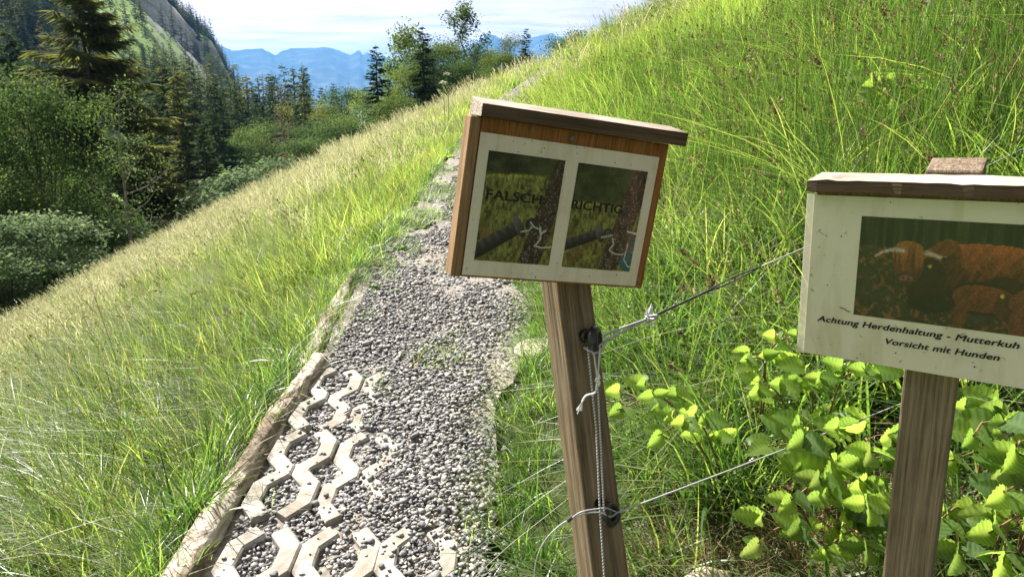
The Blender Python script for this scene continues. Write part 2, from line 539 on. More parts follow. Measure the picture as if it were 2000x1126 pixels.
def m_ground():
    m, nt, out = newmat('hill_ground')
    v = coords(nt)
    n1 = noise(nt, v, 0.35, 6, 0.6)
    n2 = noise(nt, v, 9, 5, 0.65)
    n3 = noise(nt, v, 0.02, 8, 0.65)
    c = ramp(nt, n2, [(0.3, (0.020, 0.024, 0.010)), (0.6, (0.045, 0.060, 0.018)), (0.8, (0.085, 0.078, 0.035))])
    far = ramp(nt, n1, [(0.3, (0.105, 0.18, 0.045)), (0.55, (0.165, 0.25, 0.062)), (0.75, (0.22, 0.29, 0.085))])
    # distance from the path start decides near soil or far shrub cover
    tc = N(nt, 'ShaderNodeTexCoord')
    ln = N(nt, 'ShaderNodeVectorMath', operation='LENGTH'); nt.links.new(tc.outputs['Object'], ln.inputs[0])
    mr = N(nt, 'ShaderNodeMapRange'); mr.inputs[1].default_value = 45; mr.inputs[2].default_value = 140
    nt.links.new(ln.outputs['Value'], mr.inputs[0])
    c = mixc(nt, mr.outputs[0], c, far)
    g = N(nt, 'ShaderNodeNewGeometry')
    sx = N(nt, 'ShaderNodeSeparateXYZ'); nt.links.new(g.outputs['Normal'], sx.inputs[0])
    ad = N(nt, 'ShaderNodeMath', operation='MULTIPLY_ADD'); ad.inputs[1].default_value = 0.35
    nt.links.new(n3, ad.inputs[0]); nt.links.new(sx.outputs['Z'], ad.inputs[2])
    rk = ramp(nt, ad.outputs[0], [(0.84, (1, 1, 1)), (0.93, (0, 0, 0))])
    mr2 = N(nt, 'ShaderNodeMapRange'); mr2.inputs[1].default_value = 420; mr2.inputs[2].default_value = 520
    nt.links.new(ln.outputs['Value'], mr2.inputs[0])
    rkm = N(nt, 'ShaderNodeMath', operation='MULTIPLY'); nt.links.new(rk, rkm.inputs[0]); nt.links.new(mr2.outputs[0], rkm.inputs[1])
    n4 = noise(nt, coords(nt, (1, 1, 0.35)), 0.12, 8, 0.7, 0.6)
    rock = ramp(nt, n4, [(0.32, (0.12, 0.122, 0.122)), (0.5, (0.28, 0.28, 0.278)), (0.7, (0.42, 0.415, 0.405))])
    c = mixc(nt, rkm.outputs[0], c, rock)
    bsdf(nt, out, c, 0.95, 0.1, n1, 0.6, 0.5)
    return m


M['ground'] = m_ground()


def m_simple(name, col, rough=0.6, spec=0.4, var=0.15, scale=40, coat=0.0, metal=0.0):
    m, nt, out = newmat(name)
    n = noise(nt, coords(nt), scale, 4, 0.6)
    lo = tuple(c * (1 - var) for c in col); hi = tuple(min(1, c * (1 + var)) for c in col)
    b = bsdf(nt, out, ramp(nt, n, [(0.3, lo), (0.7, hi)]), rough, spec, n, 0.15, 0.002, coat)
    b.inputs['Metallic'].default_value = metal
    return m


def m_paper():
    m, nt, out = newmat('laminated_paper')
    n = noise(nt, coords(nt), 45, 5, 0.6)
    n2 = noise(nt, coords(nt), 7, 4, 0.6)
    c = ramp(nt, n2, [(0.3, (0.55, 0.52, 0.41)), (0.7, (0.63, 0.60, 0.485))])
    st_ = ramp(nt, noise(nt, coords(nt, (9, 9, 2.2)), 3.0, 6, 0.65, 0.4), [(0.36, (0.80, 0.76, 0.66)), (0.52, (1, 1, 1))])
    c = mixc(nt, 0.8, c, st_, 'MULTIPLY')
    sp_ = ramp(nt, noise(nt, coords(nt), 130, 2, 0.5), [(0.27, (0.45, 0.42, 0.36)), (0.31, (1, 1, 1))])
    c = mixc(nt, 0.7, c, sp_, 'MULTIPLY')
    b = bsdf(nt, out, c, 0.5, 0.3, n, 0.12, 0.003, 0.6)
    return m


M['paper'] = m_paper()


def m_film():
    """clear laminate where it stands past the sheet: lets the sun through"""
    m, nt, out = newmat('laminate_film')
    t = N(nt, 'ShaderNodeBsdfTranslucent'); t.inputs[0].default_value = (0.85, 0.86, 0.80, 1)
    tr = N(nt, 'ShaderNodeBsdfTransparent')
    gl = N(nt, 'ShaderNodeBsdfGlossy'); gl.inputs['Roughness'].default_value = 0.12
    a = N(nt, 'ShaderNodeMixShader'); a.inputs[0].default_value = 0.55
    nt.links.new(t.outputs[0], a.inputs[1]); nt.links.new(tr.outputs[0], a.inputs[2])
    b = N(nt, 'ShaderNodeMixShader'); b.inputs[0].default_value = 0.07
    nt.links.new(a.outputs[0], b.inputs[1]); nt.links.new(gl.outputs[0], b.inputs[2])
    nt.links.new(b.outputs[0], out.inputs['Surface'])
    return m


M['film'] = m_film()


def m_print():
    m, nt, out = newmat('photo_print')
    a = N(nt, 'ShaderNodeVertexColor'); a.layer_name = 'Col'
    n = noise(nt, coords(nt), 45, 5, 0.6)
    bsdf(nt, out, a.outputs[0], 0.45, 0.3, n, 0.12, 0.003, 0.6)
    return m


M['print'] = m_print()
M['ink'] = m_simple('ink', (0.010, 0.010, 0.011), 0.4, 0.3)
M['black_plastic'] = m_simple('black_plastic', (0.012, 0.012, 0.013), 0.28, 0.5, 0.3)
M['screw'] = m_simple('screw', (0.16, 0.15, 0.14), 0.4, 0.5, 0.3, 300, 0, 0.8)
M['wire'] = m_simple('wire', (0.36, 0.365, 0.37), 0.4, 0.5, 0.25, 300)
M['cord_white'] = m_simple('cord_white', (0.66, 0.67, 0.66), 0.6, 0.3, 0.15, 300)
M['cord_dark'] = m_simple('cord_dark', (0.05, 0.052, 0.055), 0.6, 0.3, 0.2, 300)
M['bark'] = m_simple('bark', (0.075, 0.058, 0.044), 0.9, 0.15, 0.5, 6)
M['bark_pale'] = m_simple('bark_pale', (0.20, 0.185, 0.155), 0.85, 0.2, 0.45, 8)
M['bark_dead'] = m_simple('bark_dead', (0.20, 0.15, 0.115), 0.9, 0.15, 0.4, 6)
M['cane'] = m_simple('cane', (0.19, 0.12, 0.06), 0.7, 0.3, 0.45, 60)
M['pale_stone'] = m_simple('pale_stone', (0.42, 0.385, 0.31), 0.9, 0.2, 0.25, 25)
M['web'] = None
M['dead_leaf'] = m_leaf('dead_leaf', [(0, (0.10, 0.06, 0.03)), (0.6, (0.20, 0.13, 0.07)), (1, (0.34, 0.26, 0.15))], (1.3, 1.1, 0.9), 0.35, 0.6, 0.01)
M['flower'] = m_leaf('flower', [(0, (0.55, 0.55, 0.46)), (1, (0.72, 0.72, 0.64))], (1, 1, 1), 0.3, 0.6, 0.01)
# ================================================================== terrain
def path_xc(y):
    return np.interp(y, [-6, 2, 3, 3.9, 4.8, 6.2, 7.6, 9.7, 13, 15.5, 17.5, 20, 24], [-.56, -.55, -.56, -.46, -.43, -.42, -.44, -.40, -.40, -.05, 0.9, 3.0, 7.0])


def path_hw(y):
    return np.interp(y, [-6, 2, 3.3, 4.8, 6.2, 9.7, 13, 24], [.56, .55, .55, .66, .52, .42, .24, .20])


def path_z(y):
    y = np.asarray(y, float)
    return .1 * y + np.where(y > 14, .45 * (path_xc(y) + .40), 0)


LOG_X = -1.07


def slope_z(x, y):
    """the meadow hillside with the bench the path is cut into"""
    xc, hw, zp = path_xc(y), path_hw(y), path_z(y)
    s = x - xc
    rgt = np.maximum(s - hw, 0)
    lft = np.maximum(-s - hw - .05, 0)
    z = zp + .62 * np.minimum(rgt, .6) + .48 * np.maximum(rgt - .6, 0)
    z = z - .25 * sstep(0, .28, lft) - .475 * lft
    b = (fbm(x * .55, y * .55, 3) - .5) * .34 + (fbm(x * 2.1, y * 2.1, 9) - .5) * .12
    z = z + b * sstep(0, .8, rgt + lft)
    return np.where((rgt <= 0) & (lft <= 0), zp - .035, z)


TH = np.array([-180, -100, -60, -45, -38, -35, -30, -26, -24, -22, -20.6, -19.5, -12, -4, 0, 4, 8, 12, 18, 30, 60, 100, 180.])
EDGE = np.interp(TH, [-180, -60, -35, -26, -12, -3, 2, 8, 12, 20, 40, 90, 180], [30, 40, 35, 30, 27, 22, 19, 17, 16.5, 22, 60, 90, 40])
KR = [60, 90, 130, 200, 300, 400, 480, 560, 598, 760, 1000, 2000, 5000, 16000]
#        60   90  130  200  300  400  480  560  640  760 1000 2000 5000 16000
KZ = {-180: (-14, -18, -20, -20, -20, -20, -20, -20, -20, -20, -20, -20, -40, -40),
      -100: (-24, -26, -22, 0, 40, 90, 130, 160, 190, 220, 260, 200, 50, -40),
      -60: (-22, -26, -24, -4, 40, 85, 120, 150, 200, 230, 250, 150, 50, -60),
      -45: (-18, -23, -23, -8, 36, 78, 108, 130, 175, 210, 200, 100, 0, -90),
      -38: (-18, -22, -22, -12, 30, 66, 94, 112, 155, 180, 160, 60, -40, -110),
      -35: (-17, -21, -22, -14, 25, 58, 84, 100, 142, 160, 140, 40, -60, -110),
      -30: (-15, -19, -22, -18, 12, 42, 66, 78, 124, 128, 90, 20, -80, -120),
      -26: (-13, -18, -21, -20, -4, 23, 43, 52, 100, 92, 60, 0, -90, -120),
      -24: (-12, -17, -20, -21, -10, 8, 26, 34, 74, 66, 40, -20, -100, -120),
      -22: (-11, -16, -20, -22, -16, -6, 6, 12, 46, 40, 10, -40, -110, -120),
      -20.6: (-11, -16, -20, -23, -22, -20, -16, -12, 10, 0, -20, -50, -110, -120),
      -19.5: (-10, -15, -20, -24, -26, -28, -28, -28, -28, -30, -34, -55, -110, -120),
      -12: (-7, -12, -17, -22, -26, -28, -30, -32, -34, -36, -40, -60, -110, -120),
      -4: (-2, -5, -10, -16, -22, -26, -30, -32, -34, -36, -40, -60, -110, -120),
      0: (0, -2, -6, -12, -20, -25, -28, -30, -32, -35, -40, -60, -110, -120),
      4: (2, 1, -2, -8, -16, -22, -26, -28, -30, -33, -40, -60, -110, -120),
      8: (4, 4, 2, -3, -10, -18, -24, -26, -28, -32, -40, -60, -110, -120),
      12: (5.5, 7, 6, 3, -4, -10, -15, -20, -25, -30, -40, -60, -110, -120),
      18: (9, 12, 12, 10, 5, 0, -5, -10, -15, -20, -30, -60, -110, -120),
      30: (22, 26, 28, 28, 26, 24, 20, 16, 10, 4, -10, -50, -110, -120),
      60: (28, 40, 50, 60, 70, 80, 80, 80, 80, 70, 60, 0, -100, -120),
      100: (24, 32, 44, 60, 70, 80, 80, 80, 80, 70, 60, 0, -100, -120),
      180: (-14, -18, -20, -20, -20, -20, -20, -20, -20, -20, -20, -20, -40, -40)}
KT = np.array([KZ[t] if t in KZ else KZ[int(t)] for t in [float(x) for x in TH]], float)


def ground_z(x, y):
    x = np.asarray(x, float); y = np.asarray(y, float)
    r = np.hypot(x, y); th = np.degrees(np.arctan2(x, y))
    re = np.interp(th, TH, EDGE)
    near = slope_z(x, y)
    k = re / np.maximum(r, 1e-6)
    ze = slope_z(x * k, y * k)
    cols = np.array([np.interp(th, TH, KT[:, j]) for j in range(len(KR))])
    far = cols[0].copy()
    # from the brow down (or on) to the first knot
    t = np.clip((r - re) / np.maximum(KR[0] - re, 8), 0, 1)
    far = ze + (cols[0] - ze) * (1 - (1 - t) ** 1.6)
    for j in range(len(KR) - 1):
        t = (r - KR[j]) / (KR[j + 1] - KR[j])
        far = np.where((t > 0) & (r > re + 8), cols[j] + (cols[j + 1] - cols[j]) * np.clip(t, 0, 1), far)
    nz = (fbm(x / 60, y / 60, 21, 5) - .5) * sstep(120, 420, r) * 22 * (1 - sstep(1500, 4000, r)) + (fbm(x / 9, y / 9, 5) - .5) * sstep(40, 90, r) * 2.2
    # rock ribs on the steep step of the left mountain
    rib = (fbm(x / 26, y / 26, 33, 5) - .5) * 30 * sstep(520, 600, r) * (1 - sstep(700, 800, r)) * sstep(-19.5, -21.5, th) if True else 0
    return np.where(r < re, near, far + nz + rib)


def gz(x, y):
    return float(ground_z(np.array([x]), np.array([y]))[0])


def build_terrain():
    th = np.concatenate([np.arange(-180, -46, 4), np.arange(-46, -20, .35), np.arange(-20, 46, .45), np.arange(46, 180, 4)])
    r = [0.3]
    while r[-1] < 16000:
        step = .035 if r[-1] < 40 else .028 if r[-1] < 500 else .012 if r[-1] < 680 else .03 if r[-1] < 900 else .10
        r.append(r[-1] * (1 + step))
    r = np.array(r)
    T, RR = np.meshgrid(np.radians(th), r)
    X, Y = RR * np.sin(T), RR * np.cos(T)
    Z = ground_z(X, Y)
    # under the path the ground keeps below the path sheet
    xc, hw = path_xc(Y), path_hw(Y)
    inside = (np.abs(X - xc) < hw + .02) & (Y > -4) & (Y < 23)
    Z = np.where(inside, np.minimum(Z, path_z(Y) - .05), Z)
    nt_, nr = len(th), len(r)
    V = np.stack([X, Y, Z], -1).reshape(-1, 3)
    i, j = np.meshgrid(np.arange(nr - 1), np.arange(nt_), indexing='ij')
    j2 = (j + 1) % nt_
    Fq = np.stack([i * nt_ + j, i * nt_ + j2, (i + 1) * nt_ + j2, (i + 1) * nt_ + j], -1).reshape(-1, 4)
    V = np.vstack([V, [[0, 0, gz(0, .001)]]])
    c = len(V) - 1
    jj = np.arange(nt_)
    Ft = np.stack([np.full(nt_, c), (jj + 1) % nt_, jj], -1)
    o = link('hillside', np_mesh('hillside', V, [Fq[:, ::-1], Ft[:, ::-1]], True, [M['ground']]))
    # faces point up
    me = o.data
    if me.polygons[len(me.polygons) // 2].normal.z < 0:
        me.flip_normals()
    return tag(o, kind='structure')


build_terrain()


def build_mountains():
    prof = [(-900, 60), (-500, 95), (-200, 70), (100, 90), (300, 82), (400, 88), (445, 96), (462, 106), (500, 101), (520, 100), (545, 112), (560, 101), (590, 98), (640, 95), (668, 102), (690, 109), (706, 100), (714, 109), (722, 103), (738, 113), (752, 108), (775, 124),
            (800, 128), (850, 110), (900, 100), (930, 84), (955, 66), (985, 78), (1010, 84), (1030, 73), (1075, 66), (1100, 74), (1130, 92), (1200, 88), (1400, 60), (1800, 90), (2300, 70), (2900, 90)]
    px = np.linspace(-900, 2900, 950)
    py = np.interp(px, [p[0] for p in prof], [p[1] for p in prof])
    py = py + (fbm(px / 16, px * 0, 71, 4) - .5) * 7
    az = np.arctan(((px - 1000) / F_PX) / 1.0355)
    el = np.arctan((563 - py) / F_PX) - PITCH
    RD = 10500 + 500 * (fbm(px / 260, px * 0 + 3, 8) - .5)
    zr = np.tan(el) * RD * np.cos(az) ** 0 + 1.7
    rows = np.linspace(0, 1, 46)
    P = []
    for t in rows:                      # t = 0 crest, 1 foot towards the valley; then the back slope
        rad = RD - t * 3600
        fall = (1 - t) ** 1.25
        gull = (fbm(px / 34 + t * 1.2, px * 0 + t * 3.0, 55, 5) - .5) * 190 * np.sin(min(t * 6, 1) * PI / 2) * (1 - t) ** .6
        z = -125 + (zr + 125) * fall + gull
        P.append(np.stack([rad * np.sin(az), rad * np.cos(az), z], -1))
    back = np.stack([(RD + 1800) * np.sin(az), (RD + 1800) * np.cos(az), np.full_like(az, -125)], -1)
    P = [back] + P
    V = np.concatenate(P)
    n, m_ = len(px), len(P)
    i, j = np.meshgrid(np.arange(m_ - 1), np.arange(n - 1), indexing='ij')
    Fq = np.stack([i * n + j, i * n + j + 1, (i + 1) * n + j + 1, (i + 1) * n + j], -1).reshape(-1, 4)
    m, nt, out = newmat('mountain')
    nn = noise(nt, coords(nt), 0.004, 8, 0.65)
    c = ramp(nt, nn, [(0.35, (0.022, 0.032, 0.026)), (0.5, (0.04, 0.052, 0.036)), (0.70, (0.13, 0.13, 0.125))])
    bsdf(nt, out, c, 1.0, 0.0)
    me = np_mesh('mountains', V, Fq, False, [m])
    if me.polygons[len(me.polygons) // 2].normal.z < 0: me.flip_normals()
    return tag(link('mountains', me), kind='structure')


build_mountains()


def build_haze():
    b = MB().box((0, 6500, 416), (13500, 10000, 544))
    m, nt, out = newmat('haze_air')
    v = N(nt, 'ShaderNodeVolumePrincipled')
    v.inputs['Color'].default_value = (0.18, 0.48, 1.0, 1)
    v.inputs['Density'].default_value = 0.85e-4
    v.inputs['Anisotropy'].default_value = 0.1
    nt.links.new(v.outputs[0], out.inputs['Volume'])
    o = b.obj('haze', m)
    return tag(o, kind='stuff')


build_haze()

# ================================================================== path
def build_path():
    ys = np.concatenate([np.arange(-3, 8, .08), np.arange(8, 22.5, .2)])
    ts = np.linspace(-1, 1, 29)
    Y, T = np.meshgrid(ys, ts, indexing='ij')
    X = path_xc(Y) + T * path_hw(Y) * (1 - np.where(T > 0, np.where(Y > 3.3, .10, .26) * fbm(Y * 1.6, Y * 0, 19) * T, 0))
    Z = path_z(Y) + (fbm(X * 6, Y * 6, 12) - .5) * .022 - .012
    V = np.stack([X, Y, Z], -1).reshape(-1, 3)
    n, m_ = len(ts), len(ys)
    i, j = np.meshgrid(np.arange(m_ - 1), np.arange(n - 1), indexing='ij')
    Fq = np.stack([i * n + j, i * n + j + 1, (i + 1) * n + j + 1, (i + 1) * n + j], -1).reshape(-1, 4)
    return tag(link('path', np_mesh('path', V, Fq, True, [M['path']])), kind='structure')


path_o = build_path()

CELL, WALL = .29, .0335


def strand(side):
    """one zigzag strand of a grass paver, two cells long, chamfered along its top edges"""
    p = [(-.038, .012), (-.097, .088), (-.097, .196), (-.035, .272), (-.035, .308), (-.097, .384), (-.097, .492), (-.038, .568)]
    p = np.array(p) * np.array([-side if side > 0 else 1, 1]) if side > 0 else np.array(p)
    n = len(p)
    nrm = []
    for i in range(n):
        d0 = p[i] - p[i - 1] if i else p[1] - p[0]
        d1 = p[i + 1] - p[i] if i < n - 1 else p[-1] - p[-2]
        d0 = d0 / np.linalg.norm(d0); d1 = d1 / np.linalg.norm(d1)
        n0 = np.array([-d0[1], d0[0]]); n1 = np.array([-d1[1], d1[0]])
        b = n0 + n1; b /= np.linalg.norm(b)
        nrm.append(b / max(.6, b @ n0))
    c = .007
    sec = [(-WALL, -.07), (-WALL, -c), (-WALL + c, 0), (WALL - c, 0), (WALL, -c), (WALL, -.07)]
    vs, fs = [], []
    ends = [(-1, c), (0, 0)]
    for i in range(n):
        for (w, z) in sec:
            q = p[i] + nrm[i] * w
            vs.append((q[0], q[1], z))
    k = len(sec)
    for i in range(n - 1):
        for a in range(k - 1):
            fs.append((i * k + a, i * k + a + 1, (i + 1) * k + a + 1, (i + 1) * k + a))
    fs.append(tuple(range(k))); fs.append(tuple(range((n - 1) * k, n * k))[::-1])
    me = bpy.data.meshes.new('paver'); me.from_pydata(vs, [], fs); me.materials.append(M['paver']); me.update()
    import bmesh
    bm = bmesh.new(); bm.from_mesh(me); bmesh.ops.recalc_face_normals(bm, faces=bm.faces[:]); bm.to_mesh(me); bm.free()
    return me


STR = {-1: strand(-1), 1: strand(1)}
PAVERS = []       # (x axis, y0, side, dz)
for x, y0, cells in ((-.872, 2.255, 0), (-.607, 2.255, -.012), (-.345, 2.262, -.024), (-.877, 2.848, .0), (-.620, 2.850, -.022),
                     (-.858, 1.622, .0), (-.590, 1.630, -.007), (-.320, 1.626, -.002)):
    for sd in (-1, 1):
        PAVERS.append((x, y0, sd, cells - (.010 if (sd > 0 and x > -.7 and y0 > 2) else 0) - (.012 if sd > 0 and y0 > 2.8 else 0)))
PAV_TOP = .021
slope_M = Matrix.Rotation(math.atan(.1), 4, 'X')
for k, (x, y0, sd, dz) in enumerate(PAVERS):
    o = link('paver', STR[sd], path_o)
    o.matrix_world = Matrix.Translation((x, y0, .1 * y0 + PAV_TOP + dz)) @ Matrix.Rotation(RNG.normal(0, .012), 4, 'Z') @ slope_M @ Matrix.Rotation(RNG.normal(0, .02), 4, 'Y')


def in_paver(x, y):
    """height of the paver top over the path plane at (x, y), or -1"""
    hgt = np.full(x.shape, -1.0)
    for (px, y0, sd, dz) in PAVERS:
        p = np.array([(-.038, .012), (-.097, .088), (-.097, .196), (-.035, .272), (-.035, .308), (-.097, .384), (-.097, .492), (-.038, .568)])
        if sd > 0: p = p * [-1, 1]
        p = p + [px, y0]
        d = np.full(x.shape, 9.0)
        for a, b in zip(p[:-1], p[1:]):
            ab = b - a
            t = np.clip(((x - a[0]) * ab[0] + (y - a[1]) * ab[1]) / (ab @ ab), 0, 1)
            d = np.minimum(d, np.hypot(x - a[0] - t * ab[0], y - a[1] - t * ab[1]))
        hgt = np.where(d < WALL, np.maximum(hgt, PAV_TOP + dz), hgt)
    return hgt


# ------------------------------------------------------------------ gravel
def ico():
    t = (1 + 5 ** .5) / 2
    v = np.array([(-1, t, 0), (1, t, 0), (-1, -t, 0), (1, -t, 0), (0, -1, t), (0, 1, t), (0, -1, -t), (0, 1, -t), (t, 0, -1), (t, 0, 1), (-t, 0, -1), (-t, 0, 1)], float)
    v /= np.linalg.norm(v[0])
    f = np.array([(0, 11, 5), (0, 5, 1), (0, 1, 7), (0, 7, 10), (0, 10, 11), (1, 5, 9), (5, 11, 4), (11, 10, 2), (10, 7, 6), (7, 1, 8), (3, 9, 4), (3, 4, 2), (3, 2, 6), (3, 6, 8), (3, 8, 9), (4, 9, 5), (2, 4, 11), (6, 2, 10), (8, 6, 7), (9, 8, 1)])
    return v, f


def rot_mats(n, rng):
    q = rng.normal(size=(n, 4)); q /= np.linalg.norm(q, axis=1)[:, None]
    w, x, y, z = q.T
    return np.stack([np.stack([1 - 2 * (y * y + z * z), 2 * (x * y - z * w), 2 * (x * z + y * w)], -1),
                     np.stack([2 * (x * y + z * w), 1 - 2 * (x * x + z * z), 2 * (y * z - x * w)], -1),
                     np.stack([2 * (x * z - y * w), 2 * (y * z + x * w), 1 - 2 * (x * x + y * y)], -1)], 1)


def stones_mesh(name, P, size, mat, rng, flat=.6):
    # broken chips: a box with its corners knocked about, three more points standing out of its faces
    v = np.array([(-1, -1, -1), (1, -1, -1), (1, 1, -1), (-1, 1, -1), (-1, -1, 1), (1, -1, 1), (1, 1, 1), (-1, 1, 1), (0, 0, 1.15), (0, -1.15, 0), (1.15, 0, 0)], float) * .74
    f = np.array([(0, 3, 2), (0, 2, 1), (3, 7, 6), (3, 6, 2), (0, 4, 7), (0, 7, 3), (4, 5, 8), (5, 6, 8), (6, 7, 8), (7, 4, 8), (0, 1, 9), (1, 5, 9), (5, 4, 9), (4, 0, 9), (1, 2, 10), (2, 6, 10), (6, 5, 10), (5, 1, 10)])
    n = len(P)
    A = v[None] + rng.normal(0, .26, (n, 11, 3))
    A = A * rng.uniform(.55, 1.30, (n, 1, 3))
    A = np.einsum('nij,nkj->nki', rot_mats(n, rng), A)
    A[:, :, 2] *= flat
    A = A * size[:, None, None] + P[:, None]
    Fa = (f[None] + (np.arange(n) * 11)[:, None, None]).reshape(-1, 3)
    return np_mesh(name, A.reshape(-1, 3), Fa, False, [mat])


def build_gravel():
    rng = np.random.default_rng(5)
    out = []
    for (y0, y1, dens, smin, smax) in ((1.55, 3.2, 8600, .004, .0115), (3.2, 6.0, 6000, .0045, .0120), (6.0, 9.5, 3600, .005, .0115), (9.5, 14, 1200, .007, .014)):
        n = int((y1 - y0) * 1.25 * dens)
        y = rng.uniform(y0, y1, n); t = rng.uniform(-1, 1, n)
        x = path_xc(y) + t * path_hw(y) * 1.02
        keep = np.ones(n, bool)
        # thin and patchy towards the right-hand verge and beyond the gravelled stretch
        pn = fbm(x * 2.6, y * 2.6, 41)
        edge = sstep(.45, .95, t + (fbm(x * 1.7, y * 1.7, 44) - .5) * .8)
        keep &= rng.uniform(0, 1, n) > edge * .92
        keep &= (y < 5.6) | (pn > .38 + .02 * (y - 5))
        keep &= (x > LOG_X + .085) | (y > 4.9)
        bare = (pn < .36)
        keep &= ~bare | (rng.uniform(0, 1, n) < .35)
        x, y, t, pn = x[keep], y[keep], t[keep], pn[keep]
        n = len(x)
        s = (smin + (smax - smin) * rng.uniform(0, 1, n) ** 1.5) * (1 + .55 * (rng.uniform(0, 1, n) > .94))
        ph = in_paver(x, y)
        base = -.012 + .020 * sstep(-.62, -.22, x) * (y < 3.6) + (pn - .5) * .03 + np.abs(rng.normal(0, .006, n))
        on = ph > base
        okk = ~on | (rng.uniform(0, 1, n) < .02 + .12 * sstep(-.80, -.30, x))
        z = np.where(on, ph + s * .45, base + s * .25)
        x, y, z, s = x[okk], y[okk], z[okk], s[okk]
        out.append((np.stack([x, y, path_z(y) + z], -1), s))
    P = np.concatenate([a for a, _ in out]); S = np.concatenate([b for _, b in out])
    return tag(link('gravel', stones_mesh('gravel', P, S, M['gravel'], rng)), kind='stuff')


build_gravel()


# ------------------------------------------------------------------ logs
def build_log(name, pts, rad, label, seed, group):
    pts = np.array(pts, float)
    n, k = 260, 40
    t = np.linspace(0, 1, n)
    seg = np.concatenate([[0], np.cumsum(np.linalg.norm(np.diff(pts, axis=0), axis=1))]); seg /= seg[-1]
    C = np.stack([np.interp(t, seg, pts[:, a]) for a in range(3)], -1)
    C[:, 0] += (fbm(t * 5, t * 0, seed) - .5) * .03
    ang = np.linspace(0, 2 * PI, k, endpoint=False)
    L = np.linalg.norm(pts[-1] - pts[0])
    TT, AA = np.meshgrid(t * L, ang, indexing='ij')
    rr = rad * (1 + (fbm(TT * 7, AA * 2.2, seed + 3) - .5) * .22 + (fbm(TT * 22, AA * 5, seed + 5) - .5) * .10)
    # flakes of bark stand proud of the bare wood
    rr = rr + .0065 * sstep(.50, .53, fbm(TT * 5, AA * 1.6, seed + 9)) + .003 * sstep(.52, .54, fbm(TT * 13, AA * 3.5, seed + 12))
    # drying cracks run along the bare wood
    rr = rr - .005 * sstep(.035, 0, np.abs(((AA * 2.2 + (fbm(TT * 1.2, AA * 0, seed + 2) - .5) * 2.2) % 1.9) - .95)) * (fbm(TT * 2.0, AA, seed + 21) > .42)
    V = np.stack([C[:, 0][:, None] + rr * np.cos(AA), np.broadcast_to(C[:, 1][:, None], AA.shape) + 0 * rr, C[:, 2][:, None] + rr * np.sin(AA)], -1).reshape(-1, 3)
    i, j = np.meshgrid(np.arange(n - 1), np.arange(k), indexing='ij')
    j2 = (j + 1) % k
    Fq = np.stack([i * k + j, i * k + j2, (i + 1) * k + j2, (i + 1) * k + j], -1).reshape(-1, 4)
    V = np.vstack([V, C[:1], C[-1:]])
    jj = np.arange(k)
    F0 = np.stack([np.full(k, n * k), (jj + 1) % k, jj], -1); F1 = np.stack([np.full(k, n * k + 1), (n - 1) * k + jj, (n - 1) * k + (jj + 1) % k], -1)
    me = np_mesh(name, V, [Fq[:, ::-1], F0[:, ::-1], F1[:, ::-1]], False, [M['log']])
    me.polygons.foreach_set('use_smooth', np.arange(len(me.polygons)) < len(Fq))
    return tag(link(name, me), label, 'log', group)


build_log('edging_log', [(-1.080, 1.2, .130), (-1.070, 2.2, .228), (-1.052, 2.9, .298), (-1.010, 3.50, .362)], .048, 'long weathered log edging the path beside the pavers, bark flaking off', 3, 'logs edging the path')
build_log('edging_log', [(-1.065, 3.44, .330), (-1.115, 4.2, .402), (-1.125, 4.95, .478)], .043, 'shorter pale log farther up the path edge, half hidden by grass', 8, 'logs edging the path')


def build_rock(name, loc, size, label, seed, cat='stone', mat=None):
    import bmesh
    bm = bmesh.new(); bmesh.ops.create_icosphere(bm, subdivisions=4, radius=1)
    rng = np.random.default_rng(seed)
    pl = rng.normal(size=(9, 3)); pl /= np.linalg.norm(pl, axis=1)[:, None]
    for v in bm.verts:
        p = np.array(v.co)
        k = min([.78 / max(.01, p @ q) for q in pl if p @ q > .6] + [1.0])
        k *= 1 + .06 * (float(fbm(np.array([p[0] * 3 + 9]), np.array([p[1] * 3 + p[2] * 2]), seed)[0]) - .5) * 2
        v.co = Vector(p * k * np.array(size))
    me = bpy.data.meshes.new(name); bm.to_mesh(me); bm.free()
    me.polygons.foreach_set('use_smooth', np.ones(len(me.polygons), bool))
    me.materials.append(mat or M['pale_stone']); me.update()
    return tag(link(name, me, None, loc), label, cat)


def at_ground(px, py, it=40):
    d = ray(px, py); a, b = .5, 60.
    f = lambda t: 1.7 + d[2] * t - gz(d[0] * t, d[1] * t)
    ts = np.linspace(.5, 60, 600)
    hz = 1.7 + d[2] * ts - ground_z(d[0] * ts, d[1] * ts)
    k = int(np.argmax(hz < 0))
    a, b = ts[max(k - 1, 0)], ts[k]
    for _ in range(it):
        c = (a + b) / 2
        if f(c) > 0: a = c
        else: b = c
    return CAM + d * b


p = at_ground(1385, 1135); build_rock('stone', (p[0], p[1], p[2] + .0), (.075, .05, .04), 'flat pale stone lying in dry grass between the two sign posts', 2)
p = at_ground(1062, 678); build_rock('stone', (p[0] - .03, p[1], p[2] - .015), (.13, .15, .045), 'broad tan stone sunk in the gravel just left of the leaning post', 4)
p = at_ground(985, 715); build_rock('stone', (p[0], p[1], p[2] - .012), (.11, .10, .035), 'low sand coloured stone in the gravel beside the grass verge', 6)
p = at_ground(640, 722); build_rock('stone', (p[0] - .02, p[1] + .03, p[2] + .0), (.075, .05, .06), 'angular brown stone wedged against the end of the long log', 11)
# ================================================================== the two signs
def frame(ex, ey, ez, o):
    m = Matrix.Identity(4)
    for i in range(3):
        m[i][0], m[i][1], m[i][2], m[i][3] = ex[i], ey[i], ez[i], o[i]
    return m


